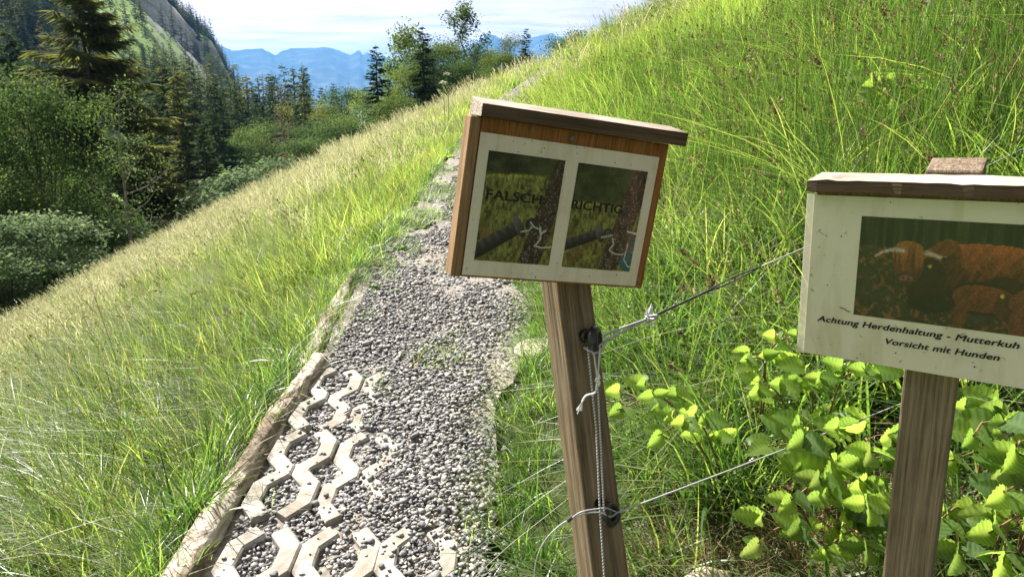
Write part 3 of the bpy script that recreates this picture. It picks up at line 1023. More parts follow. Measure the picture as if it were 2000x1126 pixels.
R1 = np.array([[.9319, -.3328, .1445], [.3313, .9429, .0351], [-.1479, .0152, .9889]])
C1 = np.array([.0782, 1.0824, 1.5278])
a37, a22 = R(-37.3), R(-2.2)
R2 = np.array([[math.cos(a37), -math.sin(a37), 0], [math.sin(a37), math.cos(a37), 0], [0, 0, 1]]) @ np.array([[math.cos(a22), 0, math.sin(a22)], [0, 1, 0], [-math.sin(a22), 0, math.cos(a22)]])
C2 = np.array([.387, .929, 1.579])
F1 = frame(R1[:, 0], R1[:, 1], R1[:, 2], C1)
F2 = frame(R2[:, 0], R2[:, 1], R2[:, 2], C2)


def hexa(mb, c8):
    """box from 8 corners: bottom (front-left, front-right, back-right, back-left), then top the same way"""
    return mb.add(c8, [(0, 3, 2, 1), (4, 5, 6, 7), (0, 1, 5, 4), (1, 2, 6, 5), (2, 3, 7, 6), (3, 0, 4, 7)])


def bevel(me, w, seg=2):
    import bmesh
    bm = bmesh.new(); bm.from_mesh(me)
    bmesh.ops.remove_doubles(bm, verts=bm.verts, dist=1e-6)
    bmesh.ops.bevel(bm, geom=bm.edges[:], offset=w, segments=seg, affect='EDGES', profile=.6)
    bm.to_mesh(me); bm.free(); me.update()
    return me


def text_mesh(name, body, x0, x1, z0, z1, mat, parent, y, bold=.02, shear=0.0, ascender=None, smear=.035):
    """lettering set between x0..x1 with its capitals between z0..z1"""
    cu = bpy.data.curves.new(name, 'FONT')
    cu.body = body; cu.size = 1; cu.offset = 0; cu.shear = shear; cu.fill_mode = 'FRONT'; cu.resolution_u = 4
    cu.space_character = 1.03
    o = bpy.data.objects.new(name, cu); COL.objects.link(o)
    dg = bpy.context.evaluated_depsgraph_get()
    me = bpy.data.meshes.new_from_object(o.evaluated_get(dg))
    bpy.data.objects.remove(o); bpy.data.curves.remove(cu)
    co = np.empty(len(me.vertices) * 3, np.float32); me.vertices.foreach_get('co', co); co = co.reshape(-1, 3)
    cap = .729 if ascender is None else ascender
    X = x0 + (co[:, 0] - co[:, 0].min()) / np.ptp(co[:, 0]) * (x1 - x0)
    Z = z0 + co[:, 1] / cap * (z1 - z0)
    # heavier strokes: the same outline set three times, a hair apart
    e = smear * (z1 - z0) / cap
    fs = [tuple(p.vertices) for p in me.polygons]; n0 = len(co)
    bpy.data.meshes.remove(me)
    V3, F3 = [], []
    for k, (dx, dz) in enumerate(((-e, 0), (e, 0), (0, e * .5), (0, -e * .5))):
        V3 += [(a + dx, -.00006 * k, b + dz) for a, b in zip(X, Z)]
        F3 += [tuple(i + k * n0 for i in f) for f in fs]
    me = bpy.data.meshes.new(name); me.from_pydata(V3, [], F3)
    me.materials.append(mat); me.update()
    return link(name, me, parent, (0, y, 0))


def picture(name, rgb, x0, x1, z0, z1, parent, y):
    h, w = rgb.shape[:2]
    X, Z = np.meshgrid(np.linspace(x0, x1, w), np.linspace(z1, z0, h))
    V = np.stack([X, np.zeros_like(X), Z], -1).reshape(-1, 3)
    i, j = np.meshgrid(np.arange(h - 1), np.arange(w - 1), indexing='ij')
    Fq = np.stack([i * w + j, (i + 1) * w + j, (i + 1) * w + j + 1, i * w + j + 1], -1).reshape(-1, 4)
    me = np_mesh(name, V, Fq, False, [M['print']])
    ca = me.color_attributes.new('Col', 'FLOAT_COLOR', 'POINT')
    rgba = np.concatenate([np.clip(rgb, 0, 1), np.ones((h, w, 1))], -1).astype(np.float32)
    ca.data.foreach_set('color', rgba.ravel())
    return link(name, me, parent, (0, y, 0))


def lerp(a, b, t):
    return np.asarray(a) * (1 - t[..., None]) + np.asarray(b) * t[..., None]


def pic_gate(kind):
    w, h = 112, 148
    U, Vv = np.meshgrid(np.linspace(0, 1, w), np.linspace(0, 1, h))
    A = h / w
    x, y = U, Vv * A
    f1 = fbm(x * 14, y * 14, 3); f2 = fbm(x * 40, y * 18, 5); f3 = fbm(x * 6, y * 6, 8)
    img = lerp((.022, .028, .008), (.20, .215, .055), np.clip(f1 * .7 + (f2 - .5) * 1.7 + .12, 0, 1))
    dry = np.clip((fbm(x * 9, y * 9, 14) - .48) * 5, 0, 1) * sstep(.45, .8, Vv)
    img = lerp(0, 1, dry)[..., :1] * np.array([.10, .070, .025]) * (.5 + f2[..., None]) + img * (1 - dry[..., None])
    hor = (.20 if kind == 0 else .36) + .03 * (f3 - .5) - .05 * (U > .3) * (U < .8) * (kind == 0) * f3
    bg = lerp((.006, .009, .004), (.040, .052, .020), np.clip(f1 * f3 * 2.4 - .25 + (.25 if kind else 0) + .25 * (U > .45), 0, 1))
    top = Vv < hor
    img[top] = bg[top]
    rim = np.exp(-((Vv - hor - .012) / .022) ** 2)
    img = img + rim[..., None] * np.array([.11, .115, .025]) * (f2[..., None] + .2)
    # leaning trunk
    if kind == 0:
        xl = .90 - .34 * Vv + .03 * (fbm(y * 5, y * 0, 4) - .5); xr = 1.12 - .26 * Vv
    else:
        xl = .82 - .30 * Vv + .04 * (fbm(y * 5, y * 0, 6) - .5); xr = 1.10 - .30 * Vv
    tr = (U > xl) & (U < xr)
    bark = lerp((.012, .008, .006), (.075, .048, .036) if kind else (.045, .03, .024), np.clip(fbm(x * 26, y * 9, 17) * 1.6 - .35, 0, 1))
    spk = fbm(x * 60, y * 60, 31) > .66
    bark[spk] += .10
    img[tr] = bark[tr]
    # gate handle: a ribbed tube with a flange
    p0, p1 = ((-.10, .97 * A), (.52, .655 * A)) if kind == 0 else ((-.15, .83 * A), (.46, .645 * A))
    d = np.array(p1) - np.array(p0); L = np.linalg.norm(d); d /= L; nrm = np.array([-d[1], d[0]])
    s = (x - p0[0]) * d[0] + (y - p0[1]) * d[1]; q = (x - p0[0]) * nrm[0] + (y - p0[1]) * nrm[1]
    rad = .088 if kind == 0 else .068
    tube = (s < L) & (np.abs(q) < rad)
    sh = np.clip(.5 - q / rad * .55, 0, 1)
    img[tube] = lerp((.006, .006, .008), (.060, .058, .066), sh ** 1.5 * (.8 + .3 * np.sin(s * 60)))[tube]
    fl = ((s - L) / .055) ** 2 + (q / (rad * 1.75)) ** 2 < 1
    img[fl] = lerp((.010, .010, .012), (.085, .082, .088), np.clip(.55 - q / rad * .4 - (s - L) * 4, 0, 1))[fl]
    # ring insulator on the trunk and the white string round it
    cx, cy_ = (.68, .625 * A) if kind == 0 else (.58, .63 * A)
    rr = np.hypot(x - cx, y - cy_)
    img[rr < (.085 if kind == 0 else .06)] = (.014, .014, .018)
    img[(rr < .035)] = (.05, .05, .055)

    def line(pts, wd, col):
        for a, b in zip(pts[:-1], pts[1:]):
            a = np.array([a[0], a[1] * A]); b = np.array([b[0], b[1] * A]); ab = b - a
            t = np.clip(((x - a[0]) * ab[0] + (y - a[1]) * ab[1]) / (ab @ ab), 0, 1)
            m = np.hypot(x - a[0] - t * ab[0], y - a[1] - t * ab[1]) < wd
            img[m] = col
    if kind == 0:
        line([(.56, .70), (.66, .68), (.70, .63), (.66, .60), (.72, .645), (.80, .66)], .011, (.30, .30, .29))
        line([(.80, .64), (.82, .70), (.88, .67)], .014, (.34, .34, .33))
        line([(.81, .67), (.83, .75), (.79, .80), (.76, .82), (.85, .835), (1.0, .82)], .010, (.36, .36, .35))
    else:
        line([(.50, .68), (.60, .66), (.64, .65)], .011, (.30, .29, .28))
        line([(.66, .68), (.69, .74), (.64, .80), (.74, .835), (.86, .83), (1.0, .80)], .010, (.36, .34, .33))
        te = np.hypot(x - .95, y - .90 * A) < .13
        te &= ~tr
        img[te] = lerp((.01, .06, .07), (.03, .13, .14), f1)[te]
        gy = (U > .86) & (Vv > .62) & (Vv < .80) & ~tr
        img[gy] = lerp((.045, .05, .055), (.085, .09, .095), f2)[gy]
        line([(.86, .60), (1.0, .615)], .012, (.40, .40, .40))
        line([(.90, .72), (.88, .88), (.96, .95), (1.0, .95)], .008, (.36, .36, .36))
    img = img * np.random.default_rng(9 + kind).uniform(.62, 1.42, (h, w, 1)) * np.array([1.12, 1.08, 1.0])
    return img


def pic_cow():
    w, h = 176, 120
    U, Vv = np.meshgrid(np.linspace(0, 1, w), np.linspace(0, 1, h))
    A = h / w
    x, y = U, Vv * A
    f1 = fbm(x * 12, y * 12, 103); f2 = fbm(x * 46, y * 46, 107); f3 = fbm(x * 5, y * 5, 109)
    g = lerp((.014, .016, .007), (.060, .058, .024), np.clip(f1 * .7 + f2 * .7 - .3, 0, 1))
    lv = (f2 > .60) & (fbm(x * 20, y * 20, 113) > .45) & (Vv > .25)
    g[lv] = lerp((.10, .040, .012), (.20, .095, .040), f3)[lv]
    forest = Vv < .26 + .04 * f3
    ft = lerp((.006, .009, .004), (.040, .050, .018), np.clip(fbm(x * 30, y * 6, 117) * 1.5 - .4, 0, 1))
    for k in range(13):
        tx = (k + .5 * float(_h(np.array([k]), np.array([3]), 2)[0])) / 12
        m = np.abs(U - tx) < .012 + .012 * float(_h(np.array([k]), np.array([9]), 4)[0])
        ft[m] = ft[m] * .25
    g[forest] = ft[forest]
    gr = (U > .86) & (Vv < .14); g[gr] = lerp((.03, .07, .012), (.06, .12, .02), f1)[gr]

    def ell(cx, cy_, rx, ry, a=0, p=2.0):
        c, s = math.cos(a), math.sin(a)
        dx, dy = x - cx, y - cy_ * A
        u, v = (dx * c + dy * s) / rx, (-dx * s + dy * c) / (ry * A)
        return np.abs(u) ** p + np.abs(v) ** p

    def paint(m, lo, hi, t):
        g[m] = lerp(lo, hi, np.clip(t, 0, 1))[m]
    wob = (fbm(x * 34, y * 34, 131) - .5) * .35
    hair = fbm(x * 60 + y * 30, y * 16, 127)
    # shaggy body of the cow, head low at the left, then the calf in front of it
    rump = fbm(x * 70 - y * 40, y * 22, 141)
    paint(ell(.66, .40, .31, .205, -.03, 2.8) + wob < 1, (.036, .011, .005), (.38, .115, .032), hair * .8 + rump * .5 + (.30 - Vv) * 2.6)
    paint(ell(.90, .50, .075, .25, 0, 2.5) + wob < 1, (.035, .012, .006), (.30, .10, .030), hair + (.34 - Vv) * 2.0)
    paint(ell(.80, .60, .10, .12, 0, 2.2) + wob < 1, (.012, .008, .005), (.05, .02, .010), hair)
    paint(ell(.47, .47, .10, .30, .15, 2.2) + wob < 1, (.020, .009, .005), (.19, .060, .018), hair * 1.1 + (.33 - Vv) * 1.8)
    paint(ell(.40, .62, .10, .26, .1, 2.2) + wob < 1, (.008, .006, .004), (.040, .018, .009), hair)
    paint(ell(.295, .43, .080, .215, .08, 2.4) + wob < 1, (.030, .012, .006), (.16, .060, .020), hair + (.45 - Vv) * 1.5)
    frg = fbm(x * 85, y * 9, 151)
    paint(ell(.285, .36, .088, .15, .05, 2.3) + wob * 1.3 < 1, (.075, .024, .008), (.42, .165, .048), frg * 1.5 - .35 + (.34 - Vv) * 1.4)
    paint(ell(.275, .475, .040, .085, .05) + wob < 1, (.045, .018, .008), (.24, .095, .030), frg)
    paint(ell(.29, .565, .058, .055) + wob * .4 < 1, (.030, .012, .008), (.11, .045, .030), hair)
    paint(ell(.285, .575, .042, .030) < 1, (.10, .045, .035), (.22, .11, .085), f2)
    paint(ell(.272, .578, .008, .010) < 1, (.03, .01, .01), (.05, .02, .02), f2)
    paint(ell(.300, .580, .008, .010) < 1, (.03, .01, .01), (.05, .02, .02), f2)
    paint(ell(.43, .80, .12, .09) + wob < 1, (.006, .006, .004), (.018, .014, .009), f2)

    def tube(pts, r0, r1, lo, hi):
        n = len(pts)
        for k in range(n - 1):
            a = np.array([pts[k][0], pts[k][1] * A]); b = np.array([pts[k + 1][0], pts[k + 1][1] * A]); ab = b - a
            t = np.clip(((x - a[0]) * ab[0] + (y - a[1]) * ab[1]) / (ab @ ab), 0, 1)
            rr = r0 + (r1 - r0) * (k + t) / (n - 1)
            q = np.hypot(x - a[0] - t * ab[0], y - a[1] - t * ab[1])
            paint(q < rr, lo, hi, 1 - q / np.maximum(rr, 1e-6) + .2)
    tube([(.255, .31), (.20, .305), (.14, .335), (.10, .385)], .017, .007, (.20, .16, .10), (.50, .44, .33))
    tube([(.385, .315), (.43, .33), (.47, .355), (.50, .345)], .017, .010, (.20, .16, .10), (.50, .44, .33))
    tube([(.48, .36), (.525, .34)], .014, .008, (.01, .008, .006), (.03, .02, .012))
    paint(ell(.41, .44, .012, .017) < 1, (.40, .26, .03), (.5, .34, .05), f2)
    paint(ell(.70, .70, .175, .155, .05, 2.4) + wob * .7 < 1, (.006, .004, .003), (.03, .012, .007), hair)
    paint(ell(.70, .70, .155, .125, .05, 2.4) + wob * .7 < 1, (.050, .015, .008), (.24, .075, .028), hair + (.66 - Vv) * 1.6)
    paint(ell(.60, .82, .035, .22, .08, 2.4) + wob * .6 < 1, (.05, .018, .008), (.19, .075, .028), hair * .8)
    paint(ell(.83, .76, .07, .12, 0, 2.2) + wob * .6 < 1, (.03, .012, .007), (.12, .045, .018), hair * .8)
    paint(ell(.92, .70, .085, .13, .6, 2.2) + wob * .6 < 1, (.06, .02, .010), (.22, .075, .035), hair)
    paint(ell(.885, .90, .045, .13, 0, 2.2) + wob * .6 < 1, (.05, .018, .010), (.20, .07, .035), hair)
    paint(ell(.795, .655, .011, .020) < 1, (.42, .38, .05), (.52, .48, .08), f2)
    return g * np.random.default_rng(12).uniform(.45, 1.10, (h, w, 1)) * np.array([1.0, .92, .9])


# ---------------- left sign
sign_a = empty('information_sign', F1, 'crooked roofed wooden sign with two photos, FALSCH and RICHTIG, on the leaning post', 'sign')
# board, side stiles and little roof
b = MB().box((.0068, .013, .0092), (.1565, .0125, .1178))
link('backboard', bevel(b.mesh('backboard', M['board']), .0015, 1), sign_a)
for xc_ in (-.1578, .1648):
    b = MB().box((xc_, .0145, .0085), (.0078 if xc_ < 0 else .0012, .0165, .1172))
    if xc_ < 0:
        link('side_stile', bevel(b.mesh('side_stile', M['frame_wood']), .0015, 1), sign_a)
rf = MB()
hexa(rf, [(-.157, -.020, .1263), (.181, -.020, .1273), (.181, .036, .1275), (-.158, .036, .1263), (-.157, -.020, .1443), (.181, -.020, .1480), (.181, .036, .1560), (-.158, .036, .1535)])
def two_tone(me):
    # pale wood on top and the left end, dark wood on every other face
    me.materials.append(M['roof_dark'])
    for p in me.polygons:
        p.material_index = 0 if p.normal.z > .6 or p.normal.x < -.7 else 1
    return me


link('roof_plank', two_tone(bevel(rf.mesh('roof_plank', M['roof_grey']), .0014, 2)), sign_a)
pst = MB().box((0, -.0012, 0), (.1485, .0007, .105)).obj('poster', M['paper'], sign_a)
picture('photo', pic_gate(0), -.1329, -.0108, -.0812, .0808, pst, -.0023)
picture('photo', pic_gate(1), .0109, .1326, -.0815, .0805, pst, -.0023)
text_mesh('lettering', 'FALSCH', -.1272, -.0402, .0117, .0263, M['ink'], pst, -.0028, .022)
text_mesh('lettering', 'RICHTIG', .0113, .0992, .0105, .0247, M['ink'], pst, -.0028, .022)
sc_ = MB()
sc_.tube([(-.0053, .001, .1137), (-.0053, -.0022, .1137)], .0042, 14)
link('screw', sc_.mesh('screw', M['screw']), sign_a)
sc_ = MB(); sc_.tube([(.155, .001, -.1000), (.155, -.0012, -.1000)], .0020, 10)
link('screw', sc_.mesh('screw', M['screw']), sign_a)
# specks of dirt on the sheet
dm = MB()
for (sx, sz) in ((-.098, .098), (-.048, .0945), (.006, .0935), (-.088, .084), (.024, -.012), (.031, -.044), (.024, -.063), (-.070, -.098), (-.030, -.101), (.062, -.0935), (.110, -.088), (-.122, -.065)):
    dm.tube([(sx, -.0018, sz), (sx + .0003, -.0024, sz)], RNG.uniform(.0006, .0012), 7)
tag(link('dirt_specks', dm.mesh('dirt_specks', M['ink']), pst), kind='stuff')

# the post: leans, and stands crooked to the board
def P1(px, py, yl):
    return on_plane(px, py, C1 + R1[:, 1] * yl, R1[:, 1])


iF1 = F1.inverted()
def post_line(l0, l1, zt, zb):
    """extend the edge l0->l1 (sign coordinates) to world heights zt, zb"""
    d = l1 - l0
    return [l0 + d * ((z - l0[2]) / d[2]) for z in (zt, zb)]
eL = post_line(P1(1088.5, 555.6, .032), P1(1158.8, 1126, -.055), 1.46, .05)
eR = post_line(P1(1154.5, 558, .032), P1(1229, 1126, -.055), 1.46, .05)
ax = (eL[0] - eL[1]); ax /= np.linalg.norm(ax)
rt = eR[0] - eL[0]; rt -= ax * (rt @ ax); rt /= np.linalg.norm(rt)
bk = np.cross(ax, rt); bk /= np.linalg.norm(bk)
bk = bk if bk[1] > 0 else -bk
DEP = .062
bkv = bk * math.cos(R(4)) - rt * math.sin(R(4))
orig = (eL[1] + eR[1]) / 2
FP1 = frame(rt, bk, ax, orig)
iFP1 = FP1.inverted()
sign_post_M = FP1
pm = MB()
c8 = [eL[1], eR[1], eR[1] + bkv * DEP, eL[1] + bkv * DEP, eL[0], eR[0], eR[0] + bkv * DEP, eL[0] + bkv * DEP]
hexa(pm, [tuple(iF1 @ Vector(p)) for p in c8])
me = bevel(pm.mesh('post', M['post']), .003, 2)
post_a = link('post', me, sign_a)
# grain runs along the post: put the mesh in the post's own axes
loc_M = iF1 @ FP1
me.transform(loc_M.inverted()); post_a.matrix_local = loc_M

# ring insulators screwed into the post
def ring_ins(c, axis, towards, r=.0165, tr=.0068):
    """black ring on a shank; axis = ring axis"""
    axis = np.asarray(axis, float); axis /= np.linalg.norm(axis)
    u = np.cross(axis, [0, 0, 1]); u /= np.linalg.norm(u); v = np.cross(axis, u)
    mb = MB(); n, m_ = 28, 10
    vs, fs = [], []
    for i in range(n):
        t = 2 * PI * i / n
        e = u * math.cos(t) + v * math.sin(t)
        for j in range(m_):
            s = 2 * PI * j / m_
            vs.append(c + e * (r + tr * math.cos(s)) + axis * tr * 1.25 * math.sin(s))
    for i in range(n):
        for j in range(m_):
            fs.append((i * m_ + j, ((i + 1) % n) * m_ + j, ((i + 1) % n) * m_ + (j + 1) % m_, i * m_ + (j + 1) % m_))
    mb.add(vs, fs)
    d = np.asarray(towards) - c; L = np.linalg.norm(d); d /= L
    mb.tube([c + d * r, c + d * (r + .006), c + d * (r + .007), c + d * (L + .012)], [.009, .012, .0085, .0085], 14)
    return mb


def to_local(mb, iM):
    mb.v = [tuple(iM @ Vector(p)) for p in mb.v]
    return mb


INS_U = P1(1162, 663, -.006)
INS_D = P1(1192, 1004, -.062)
axu = R1 @ np.array([.75, -.62, .25]); axd = R1 @ np.array([.35, -.80, .45])
to_local(ring_ins(INS_U, axu, INS_U + R1 @ np.array([-.012, .030, .0])), iF1).obj('insulator', M['black_plastic'], sign_a, True)
to_local(ring_ins(INS_D, axd, INS_D + R1 @ np.array([-.008, .030, .004]), .0150, .0062), iF1).obj('insulator', M['black_plastic'], sign_a, True)

# ---------------- right sign
sign_b = empty('warning_sign', F2, 'roofed wooden sign with a highland cow photo warning about the herd and dogs', 'sign')
b = MB().box((.1585, .012, -.1035), (.1480, .011, .1095))
link('backboard', bevel(b.mesh('backboard', M['frame_wood']), .0015, 1), sign_b)
rf = MB()
nx = 26
V_, F_ = [], []
rg = np.random.default_rng(3)
for i in range(nx + 1):
    x = .004 + .312 * i / nx
    wv = rg.normal(0, .0004, 4)
    V_ += [(x, -.024 + wv[0], .0060 + wv[2] * 1.2), (x, -.024 + wv[0] + .0006, .0205 + wv[1]), (x, .046, .0246 + wv[3]), (x, .046, .0082)]
for i in range(nx):
    for k in range(4):
        a, b_ = i * 4 + k, i * 4 + (k + 1) % 4
        F_.append((a, a + 4, b_ + 4, b_))
F_ += [(0, 1, 2, 3), tuple(nx * 4 + k for k in (3, 2, 1, 0))]
rf.add(V_, F_)
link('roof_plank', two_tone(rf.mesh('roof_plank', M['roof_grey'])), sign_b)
pst = MB().box((.1565, -.0016, -.108), (.1475, .0008, .1075)).obj('poster', M['paper'], sign_b)
MB().box((.1512, -.0034, -.108), (.1512, .00035, .1085)).v
fl = MB().box((.0043, -.0016, -.108), (.0045, .0004, .1085))
fl.obj('laminate_edge', M['film'], pst)
picture('photo', pic_cow(), .0673, .2630, -.1530, -.0248, pst, -.0028)
text_mesh('lettering', 'Achtung Herdenhaltung - Mutterkuh und', .0238, .2735, -.1681, -.1601, M['ink'], pst, -.0033, .018, .22)
text_mesh('lettering', 'Vorsicht mit Hunden', .1078, .2285, -.1858, -.1780, M['ink'], pst, -.0033, .018, .22)
dm = MB()
for (sx, sz) in ((.045, -.052), (.026, -.079), (.033, -.118), (.098, -.006), (.205, -.198), (.080, -.205), (.12, -.196)):
    dm.tube([(sx, -.0022, sz), (sx + .0003, -.0030, sz)], RNG.uniform(.0005, .0010), 7)
tag(link('dirt_specks', dm.mesh('dirt_specks', M['ink']), pst), kind='stuff')
hr = MB().tube([(.050, -.0030, -.146), (.056, -.0032, -.147), (.060, -.0031, -.150), (.0635, -.0030, -.1495)], .0006, 5)
link('stray_fibre', hr.mesh('stray_fibre', M['cane']), pst)
pm = MB()
hexa(pm, [(.124, .050, -1.50), (.1815, .050, -1.50), (.1805, .108, -1.50), (.123, .108, -1.50), (.1250, .050, .0300), (.1855, .050, .0305), (.1845, .108, .0425), (.1235, .108, .0415)])
link('post', bevel(pm.mesh('post', M['post_grey']), .003, 2), sign_b)

# ================================================================== fence wires and cords
def strands(pts, r, off, turns, mats, name, parent):
    pts = np.array(pts, float)
    seg = np.concatenate([[0], np.cumsum(np.linalg.norm(np.diff(pts, axis=0), axis=1))]); L = seg[-1]
    n = max(12, int(turns * 9))
    t = np.linspace(0, L, n)
    C = np.stack([np.interp(t, seg, pts[:, a]) for a in range(3)], -1)
    d = pts[-1] - pts[0]; d /= np.linalg.norm(d)
    u = np.cross(d, [.3, .9, .2]); u /= np.linalg.norm(u); v = np.cross(d, u)
    for k, mt in enumerate(mats):
        ph = 2 * PI * (t / L * turns + k / len(mats))
        Q = C + off * (np.cos(ph)[:, None] * u + np.sin(ph)[:, None] * v)
        mb = MB(); mb.tube(list(Q), r, 5)
        mb.obj(name, mt, parent, True)


def smooth_pts(P, n=8):
    P = [np.asarray(p, float) for p in P]
    P = [2 * P[0] - P[1]] + P + [2 * P[-1] - P[-2]]
    out = []
    for i in range(1, len(P) - 2):
        for k in range(n):
            t = k / n
            out.append(.5 * (2 * P[i] + (P[i + 1] - P[i - 1]) * t + (2 * P[i - 1] - 5 * P[i] + 4 * P[i + 1] - P[i + 2]) * t * t + (3 * P[i] - P[i - 1] - 3 * P[i + 1] + P[i + 2]) * t ** 3))
    return out + [P[-2]]


def pz(px, py, dep):
    d = ray(px, py)
    return CAM + d * dep


def dep_of(p):
    return p[1] * math.cos(PITCH) - (p[2] - 1.7) * math.sin(PITCH)


dU, dD = dep_of(INS_U), dep_of(INS_D)
endU, endD = pz(2110, 234, 3.1), pz(2110, 641, 2.7)
stU = pz(1182, 660, dU)
KN = stU + (endU - stU) * .035
S0, S1 = stU + (endU - stU) * .085, stU + (endU - stU) * .155


def sag(a, b, k, n=16):
    return [a + (b - a) * t + np.array([0, 0, -k * 4 * t * (1 - t)]) for t in np.linspace(0, 1, n)]


wu = empty('fence_wire', Matrix.Translation(KN), 'upper white electric fence wire running from the leaning post behind the cow sign', 'wire', 'electric fence wires')
iW = Matrix.Translation(-Vector(KN))
to_local(MB().tube(sag(S1, endU, .012), .0015, 6), iW).obj('strand', M['wire'], wu, True)
mb = MB()
for sg in (-1, 1):
    mb.tube(smooth_pts([KN, S0, (S0 + S1) / 2 + np.array([0, 0, .0045 * sg]), S1]), .0015, 6)
for kk in np.linspace(0, 1, 6):
    c = S0 + (KN - S0) * kk
    mb.tube([c, c + (S0 - KN) / 7], .0026, 7)
to_local(mb, iW).obj('splice', M['cord_dark'], wu, True)
mb = MB()
rg = np.random.default_rng(4)
for k in range(6):
    a = KN + rg.normal(0, .003, 3)
    mb.tube(smooth_pts([a, KN + rg.normal(0, .004, 3), KN + rg.normal(0, .006, 3) + np.array([.002, 0, .003]), a], 5), .0022, 6)
mb.tube(smooth_pts([KN, stU + np.array([0, -.004, -.004]), INS_U + np.array([-.004, -.016, -.014]), INS_U + R1 @ np.array([-.021, -.006, -.012])]), .0020, 6)
mb.tube(smooth_pts([KN, stU + np.array([0, -.0, .006]), INS_U + np.array([.018, -.010, .004]), INS_U + np.array([.010, -.012, -.012]), INS_U + np.array([-.006, -.018, -.018])]), .0020, 6)
to_local(mb, iW).obj('knot', M['wire'], wu, True)
mb = MB()
for k in range(14):
    e = KN + np.array([.004, -.002, .012]) + rg.normal(0, .005, 3) + np.array([0, 0, .006])
    mb.tube(smooth_pts([KN, KN + (e - KN) * .5 + rg.normal(0, .002, 3), e], 4), .0007, 4)
for k in range(8):
    e = KN + np.array([.012, 0, -.016]) + rg.normal(0, .004, 3)
    mb.tube(smooth_pts([KN, KN + (e - KN) * .5 + rg.normal(0, .002, 3), e], 4), .0006, 4)
to_local(mb, iW).obj('frayed_end', M['cord_white'], wu)

stD = pz(1206, 1000, dD)
wd = empty('fence_wire', Matrix.Translation(stD), 'lower white electric fence wire running from the leaning post through the brambles', 'wire', 'electric fence wires')
iW = Matrix.Translation(-Vector(stD))
to_local(MB().tube(sag(stD, endD, .012), .0015, 6), iW).obj('strand', M['wire'], wd, True)
K2 = pz(1112, 1014, dD - .02)
mb = MB()
mb.tube(smooth_pts([stD, pz(1192, 1008, dD - .012), pz(1170, 1000, dD - .02), pz(1140, 1003, dD - .03), K2]), .0012, 6)
mb.tube(smooth_pts([stD, pz(1186, 992, dD - .014), pz(1166, 993, dD - .022), pz(1135, 999, dD - .03), K2]), .0012, 6)
to_local(mb, iW).obj('loop', M['wire'], wd, True)
mb = MB()
for k in range(4):
    mb.tube([K2 + np.array([-.003 + .002 * k, 0, .002 * k - .003]), K2 + np.array([.0 + .002 * k, .001, .002 * k])], .0034, 7)
to_local(mb, iW).obj('knot', M['cord_dark'], wd, True)
to_local(MB().tube(smooth_pts([K2, pz(1095, 1024, dD - .02), pz(1068, 1050, dD - .02), pz(1050, 1085, dD - .01), pz(1044, 1126, dD), pz(1046, 1190, dD)]), .0012, 6), iW).obj('tail', M['wire'], wd, True)

# twisted cords hanging between the insulators
A0 = pz(1148, 678, dU - .006); A1 = pz(1172, 1004, dD - .024); A2 = pz(1182, 1150, dD - .030)
ct = empty('gate_cord', Matrix.Translation(A0), 'thin twisted cord, white flecked with black, hanging down the leaning post past both insulators', 'cord', 'cords hanging on the leaning post')
strands([p - A0 for p in (A0, (A0 + A1) / 2 + np.array([.004, 0, 0]), A1, A2)], .0009, .0009, 75, [M['cord_white'], M['cord_white'], M['cord_dark']], 'strand', ct)
B0 = pz(1158, 676, dU - .010); B0b = pz(1172, 678, dU - .012); BK = pz(1167, 742, dU - .012); B1 = pz(1180, 1000, dD - .020)
ct2 = empty('tied_cord', Matrix.Translation(BK), 'knotted white cord looped from the upper insulator with a frayed end', 'cord', 'cords hanging on the leaning post')
strands([p - BK for p in (BK, B1)], .0009, .0008, 46, [M['cord_white'], M['cord_white'], M['cord_dark']], 'strand', ct2)
strands([p - BK for p in (B0, BK)], .0008, .0008, 10, [M['cord_white'], M['cord_white']], 'loop_strand', ct2)
strands([p - BK for p in (B0b, BK)], .0008, .0008, 10, [M['cord_white'], M['cord_white']], 'loop_strand', ct2)
mb = MB()
for k in range(5):
    a = rg.normal(0, .0025, 3)
    mb.tube(smooth_pts([a, rg.normal(0, .0045, 3), rg.normal(0, .0045, 3), a], 5), .0017, 6)
mb.obj('knot', M['cord_white'], ct2, True)
q0, q1, q2, q3 = [pz(*p, dU - .014) - BK for p in ((1166, 748), (1162, 766), (1145, 772), (1137, 784))]
mb = MB(); mb.tube(smooth_pts([q0, q1, q2, q3]), .0018, 6)
for k in range(16):
    mb.tube([q3, q3 + (q3 - q2) * .5 + np.array([-.002, 0, -.010]) + rg.normal(0, .003, 3)], .0006, 4)
mb.obj('frayed_end', M['cord_white'], ct2)
# ================================================================== trees
def kites(P, D, S, Ln, Wd, mid=.42):
    """one four-cornered leaf / needle spray per row: base P, direction D, side S"""
    n = len(P)
    a = P; c = P + D * Ln[:, None]
    m_ = P + D * (Ln * mid)[:, None]
    V = np.stack([a, m_ + S * (Wd / 2)[:, None], c, m_ - S * (Wd / 2)[:, None]], 1).reshape(-1, 3)
    return V, np.arange(n * 4).reshape(n, 4)


def unit(a):
    return a / (np.linalg.norm(a, axis=-1, keepdims=True) + 1e-9)


